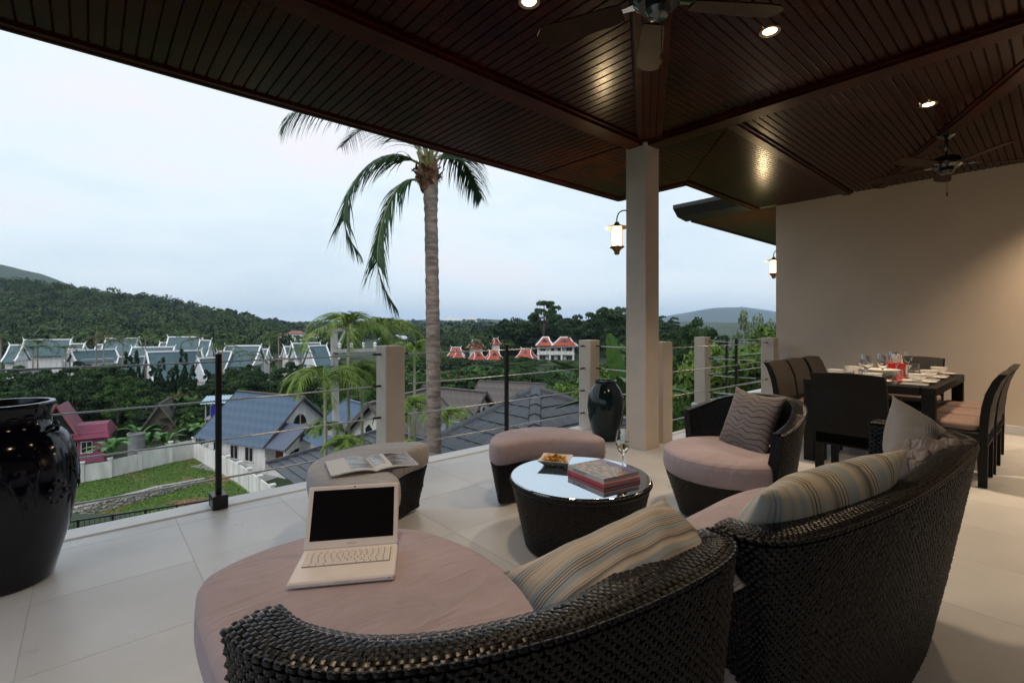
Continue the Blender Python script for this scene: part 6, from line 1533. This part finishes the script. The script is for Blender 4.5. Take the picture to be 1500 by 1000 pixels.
def big_villa():
    k = 160/FOC; c = P(814, HOR, 160); zb = EYE-(531-HOR)*k; t = thing('orange_villa', 'two storey white villa with balconies and twin orange roofs', 'villa', (c.x,c.y,zb), TH-PI/2-.12, 'orange roofed villas')
    W = 54*k; H = 24*k; Dp = 9
    q = MB(); q.box((0,Dp/2+1.6,H/2-1.5), (W,Dp,H+3)); q.build('wall', M_WHITEW, t)
    q = MB()
    for z in (-.1, H*.52, H): q.box((0,.8,z), (W*1.02,1.8,.45))
    for x in np.linspace(-W/2+.3, W/2-.3, 4): q.box((x,.2,H/2), (.5,.5,H))
    for z in (.55, H*.52+.65): q.box((0,.05,z), (W,.15,.7))
    q.build('balcony', M_WHITEW, t)
    for z in (H*.27, H*.78):
        for x in np.linspace(-W*.36, W*.36, 4): window(t, (x,1.6,z), W*.15, H*.26, 'y', -1, mull=1)
    for (cx, ww) in ((-16*k, 25*k), (13*k, 38*k)):
        w2, d2, h, r = ww/2, 6.0, H+.2, H+12.5*k; zi = h+(r-h)*.5; q = MB()
        q.add([(cx-w2,-1-.5,h),(cx+w2,-1.5,h),(cx+w2,Dp+2,h),(cx-w2,Dp+2,h),(cx-w2*.6,1,zi),(cx+w2*.6,1,zi),(cx+w2*.6,Dp,zi),(cx-w2*.6,Dp,zi),(cx-w2*.3,Dp/2,r),(cx+w2*.35,Dp/2,r)], [(0,1,5,4),(1,2,6,5),(2,3,7,6),(3,0,4,7),(4,5,9,8),(6,7,8,9),(5,6,9),(7,4,8),(0,3,2,1)]); rf = q.build('roof', M_REDR, t)
        q = MB()
        for sx in (-1,1):
            e = -.3 if sx < 0 else .35
            q.bar((cx+sx*w2,-1.5,h+.1), (cx+sx*w2*.6,1,zi+.1), .38); q.bar((cx+sx*w2*.6,1,zi+.1), (cx+w2*e,Dp/2,r+.1), .38)
        q.bar((cx-w2*.3,Dp/2,r+.1), (cx+w2*.35,Dp/2,r+.1), .4); q.build('ridge_trim', M_WTRIM, rf)
        q = MB(); q.prism([(cx-w2*.36,.9,zi-.2),(cx+w2*.30,.9,zi-.2),(cx-w2*.05,3,r-.4)], (0,-.3,0)); q.build('gable_vent', M_DARKW, rf)
big_villa()
def far_house(label, px, py, D, w, red, hgt=3.2, yaw=0):
    c = P(px, py, D); g = min(c.z-hgt, gz(px, D)); t = thing('far_house', label, 'house', (c.x,c.y,c.z-hgt), TH-PI/2+yaw, 'far houses on the plain'); q = MB(); q.box((0,0,hgt/2-2), (w,w*.6,hgt+4)); q.build('wall', M_WHITEW, t)
    q = MB(); w2, d2 = w*.56, w*.36; q.add([(-w2,-d2,hgt),(w2,-d2,hgt),(w2,d2,hgt),(-w2,d2,hgt),(-w2*.55,0,hgt+w*.2),(w2*.55,0,hgt+w*.2)], [(0,1,5,4),(1,2,5),(2,3,4,5),(3,0,4),(0,3,2,1)]); q.build('roof', red, t)
    for k in range(3): window(t, (w*(-.3+.3*k),-w*.3,hgt*.5), w*.14, hgt*.4, 'y', -1, mull=0)
M_DRED = mat('dull_red_roof', (.22,.09,.075), .7); M_GREYR = mat('pale_grey_roof', (.45,.47,.48), .6)
for i, (px, py, D, w, m, lab) in enumerate(((411,489.5,330,7.5,M_DRED,'leftmost small red roofed house on the wooded slope'), (434,487.5,330,10,M_DRED,'longest white house with a red roof on the wooded slope'), (457,491,320,8,M_DRED,'white house with two red roofs left of the utility pole'), (479,494,310,7.5,M_DRED,'red roofed house touching the utility pole'),
    (574,496,300,14,M_GREYR,'long white house between the skyline palms'), (588,494,320,8,M_GREYR,'small white house right of the skyline palms'), (612,498,290,9,M_DRED,'pale house with a dull red roof left of the coconut trunk'), (600,504,270,16,M_DARKW,'long dark roofed shed above the square post'), (646,505,260,6,M_DRED,'tiny pink roofed house right of the coconut trunk'), (667,491,380,9,M_GREYR,'small white building among trees beyond the villas'), (690,502,230,8,M_DRED,'small red roofed house behind the steep gabled villa'), (668,557,92,6.5,M_REDR,'small orange and white roof behind the brown tiled house'), (663,468.5,1500,60,M_GREYR,'large white building on the far wooded ridge'), (690,467,1500,36,M_GREYR,'smaller white building on the far wooded ridge'))):
    far_house(lab, px, py+1, D, w, m, 3.2 if D < 1000 else 12)

# ================================================================ the charcoal pyramid roof of the pavilion next door
def pyramid_roof():
    A = P(785, 569, 11.0); t = thing('pavilion_roof', 'charcoal tiled pyramid roof just beyond the railing', 'roof', A)
    R = 3.3; drop = .5*R; yb = drop/1.0        # +y slope is steeper
    c00, c10, c01, c11 = Vector((-R,-R,-drop)), Vector((R,-R,-drop)), Vector((-R,yb,-drop)), Vector((R,yb,-drop)); O = Vector((0,0,0))
    q = MB(); q.add([O,c00,c10,c11,c01], [(0,1,2),(0,2,3),(0,3,4),(0,4,1),(1,4,3,2)]); q.v = [(x,y,z-.05) for x,y,z in q.v]; q.build('roof_deck', M_ROOFD, t)
    tl, tw = .335, .30
    cache = {}
    def tile(w):
        key = round(w, 2)
        if key not in cache:
            m = MB(); n = 4; V = []
            for (y, z) in ((-.05,.0),(-.05,.030),(tl*1.06,.006),(tl*1.06,-.01)):
                for i in range(n+1): u = i/n; V.append((-key/2+key*u, y, z+.010*math.sin(PI*u)-.004))
            F = [(r*(n+1)+i, r*(n+1)+i+1, (r+1)*(n+1)+i+1, (r+1)*(n+1)+i) for r in range(3) for i in range(n)]; m.add(V, F); cache[key] = m.mesh('roof_tile', M_ROOFD, False)
        return cache[key]
    def face(e0, e1):
        """triangle O-e0-e1 with the eave e0-e1"""
        ev = (e1-e0); mid = e0.lerp(e1, .5); al = ev.normalized(); foot = e0+al*((O-e0).dot(al)); up = (O-foot); sl = up.length; up.normalize(); nn = al.cross(up)
        if nn.z < 0: al = -al; nn = -nn; e0, e1 = e1, e0
        n = int(sl/tl)
        for k in range(n):
            f0 = k*tl/sl; a = e0.lerp(O, f0); b = e1.lerp(O, f0); a2 = e0.lerp(O, min(1, (k+1)*tl/sl)); b2 = e1.lerp(O, min(1, (k+1)*tl/sl))
            L = (b-a).length; s0 = (a2-a).dot(al)*.45; s1 = L-(b-b2).dot(al)*.45; off = .15*(k%2); s = s0-off*.0
            w_all = s1-s0; m = max(1, int(round(w_all/tw))); w = w_all/m
            for i in range(m):
                o = link('roof_tile', tile(w), t); M = Matrix((al, up, nn)).transposed().to_4x4(); M.translation = a+al*(s0+(i+.5)*w)+nn*(.012+RNG.normal(0,.0012)); o.matrix_local = M
    face(c00, c01); face(c10, c00)
    for c in (c00, c10, c01, c11):
        d = (c-O); n = int(d.length/.4)
        for k in range(n):
            a, b = O+d*(k/n), O+d*((k+1.12)/n); q = MB(); q.prism([a+Vector((0,0,.075)), a+Vector((0,0,.075))+Vector((0,0,.001)), b+Vector((0,0,.075))], (0,0,.001)) if False else None
            dn = d.normalized(); sd = dn.cross(Vector((0,0,1))).normalized(); u = sd.cross(dn); sec = [(-.15,-.05),(-.10,.055),(0,.095),(.10,.055),(.15,-.05)]
            V = [a+sd*x+u*(z-.012) for x,z in sec]+[b+sd*x*1.06+u*(z+.012) for x,z in sec]; q.add(V, [(i,i+1,6+i,5+i) for i in range(4)]+[(0,1,2,3,4),(5,6,7,8,9)]); q.build('ridge_tile', M_ROOFD, t)
    q = MB(); q.box((0,0,-2.6), (4.4,2.4,2.6)); q.build('wall', M_WHITEW, t)
pyramid_roof()
def small_roof():
    A = P(566, 628, 20); t = thing('pavilion_roof', 'lower dark tiled hip roof between white porch and square post', 'roof', A); R, dr = 3.6, 1.55
    c = [Vector((-R,-R,-dr)), Vector((R,-R,-dr)), Vector((R,R,-dr)), Vector((-R,R,-dr))]; O = Vector((0,0,0)); n = 12
    for i in range(4):
        a, b = c[i], c[(i+1)%4]
        for k in range(n):
            f0, f1 = k/n, (k+1.08)/n; q = MB(); V = [a.lerp(O,f0)+Vector((0,0,.05)), b.lerp(O,f0)+Vector((0,0,.05)), b.lerp(O,min(1,f1)), a.lerp(O,min(1,f1))]; q.add(V+[v-Vector((0,0,.05)) for v in V], [(0,1,2,3),(0,4,5,1),(4,7,6,5)]); q.build('tile_course', M_ROOFD, t)
    q = MB()
    for p in c: q.bar(O+Vector((0,0,.05)), p+Vector((0,0,.08)), .2, .1)
    q.build('ridge_cap', M_ROOFD, t); q = MB(); q.box((0,0,-dr-1.8), (5.6,5.6,3.6)); q.build('wall', M_WHITEW, t)
small_roof()

# ================================================================ air
def haze():
    m = bpy.data.materials.new('haze_air'); m.use_nodes = True; nt = m.node_tree; nt.nodes.clear()
    o = nt.nodes.new('ShaderNodeOutputMaterial'); v = nt.nodes.new('ShaderNodeVolumePrincipled'); v.inputs['Color'].default_value = (.56,.74,1,1); v.inputs['Density'].default_value = 1.05e-4; v.inputs['Anisotropy'].default_value = 0
    nt.links.new(v.outputs['Volume'], o.inputs['Volume'])
    q = MB(); q.box((0,0,110), (21000,21000,420)); h = q.build('haze', m); tag(h, kind='stuff')
haze()
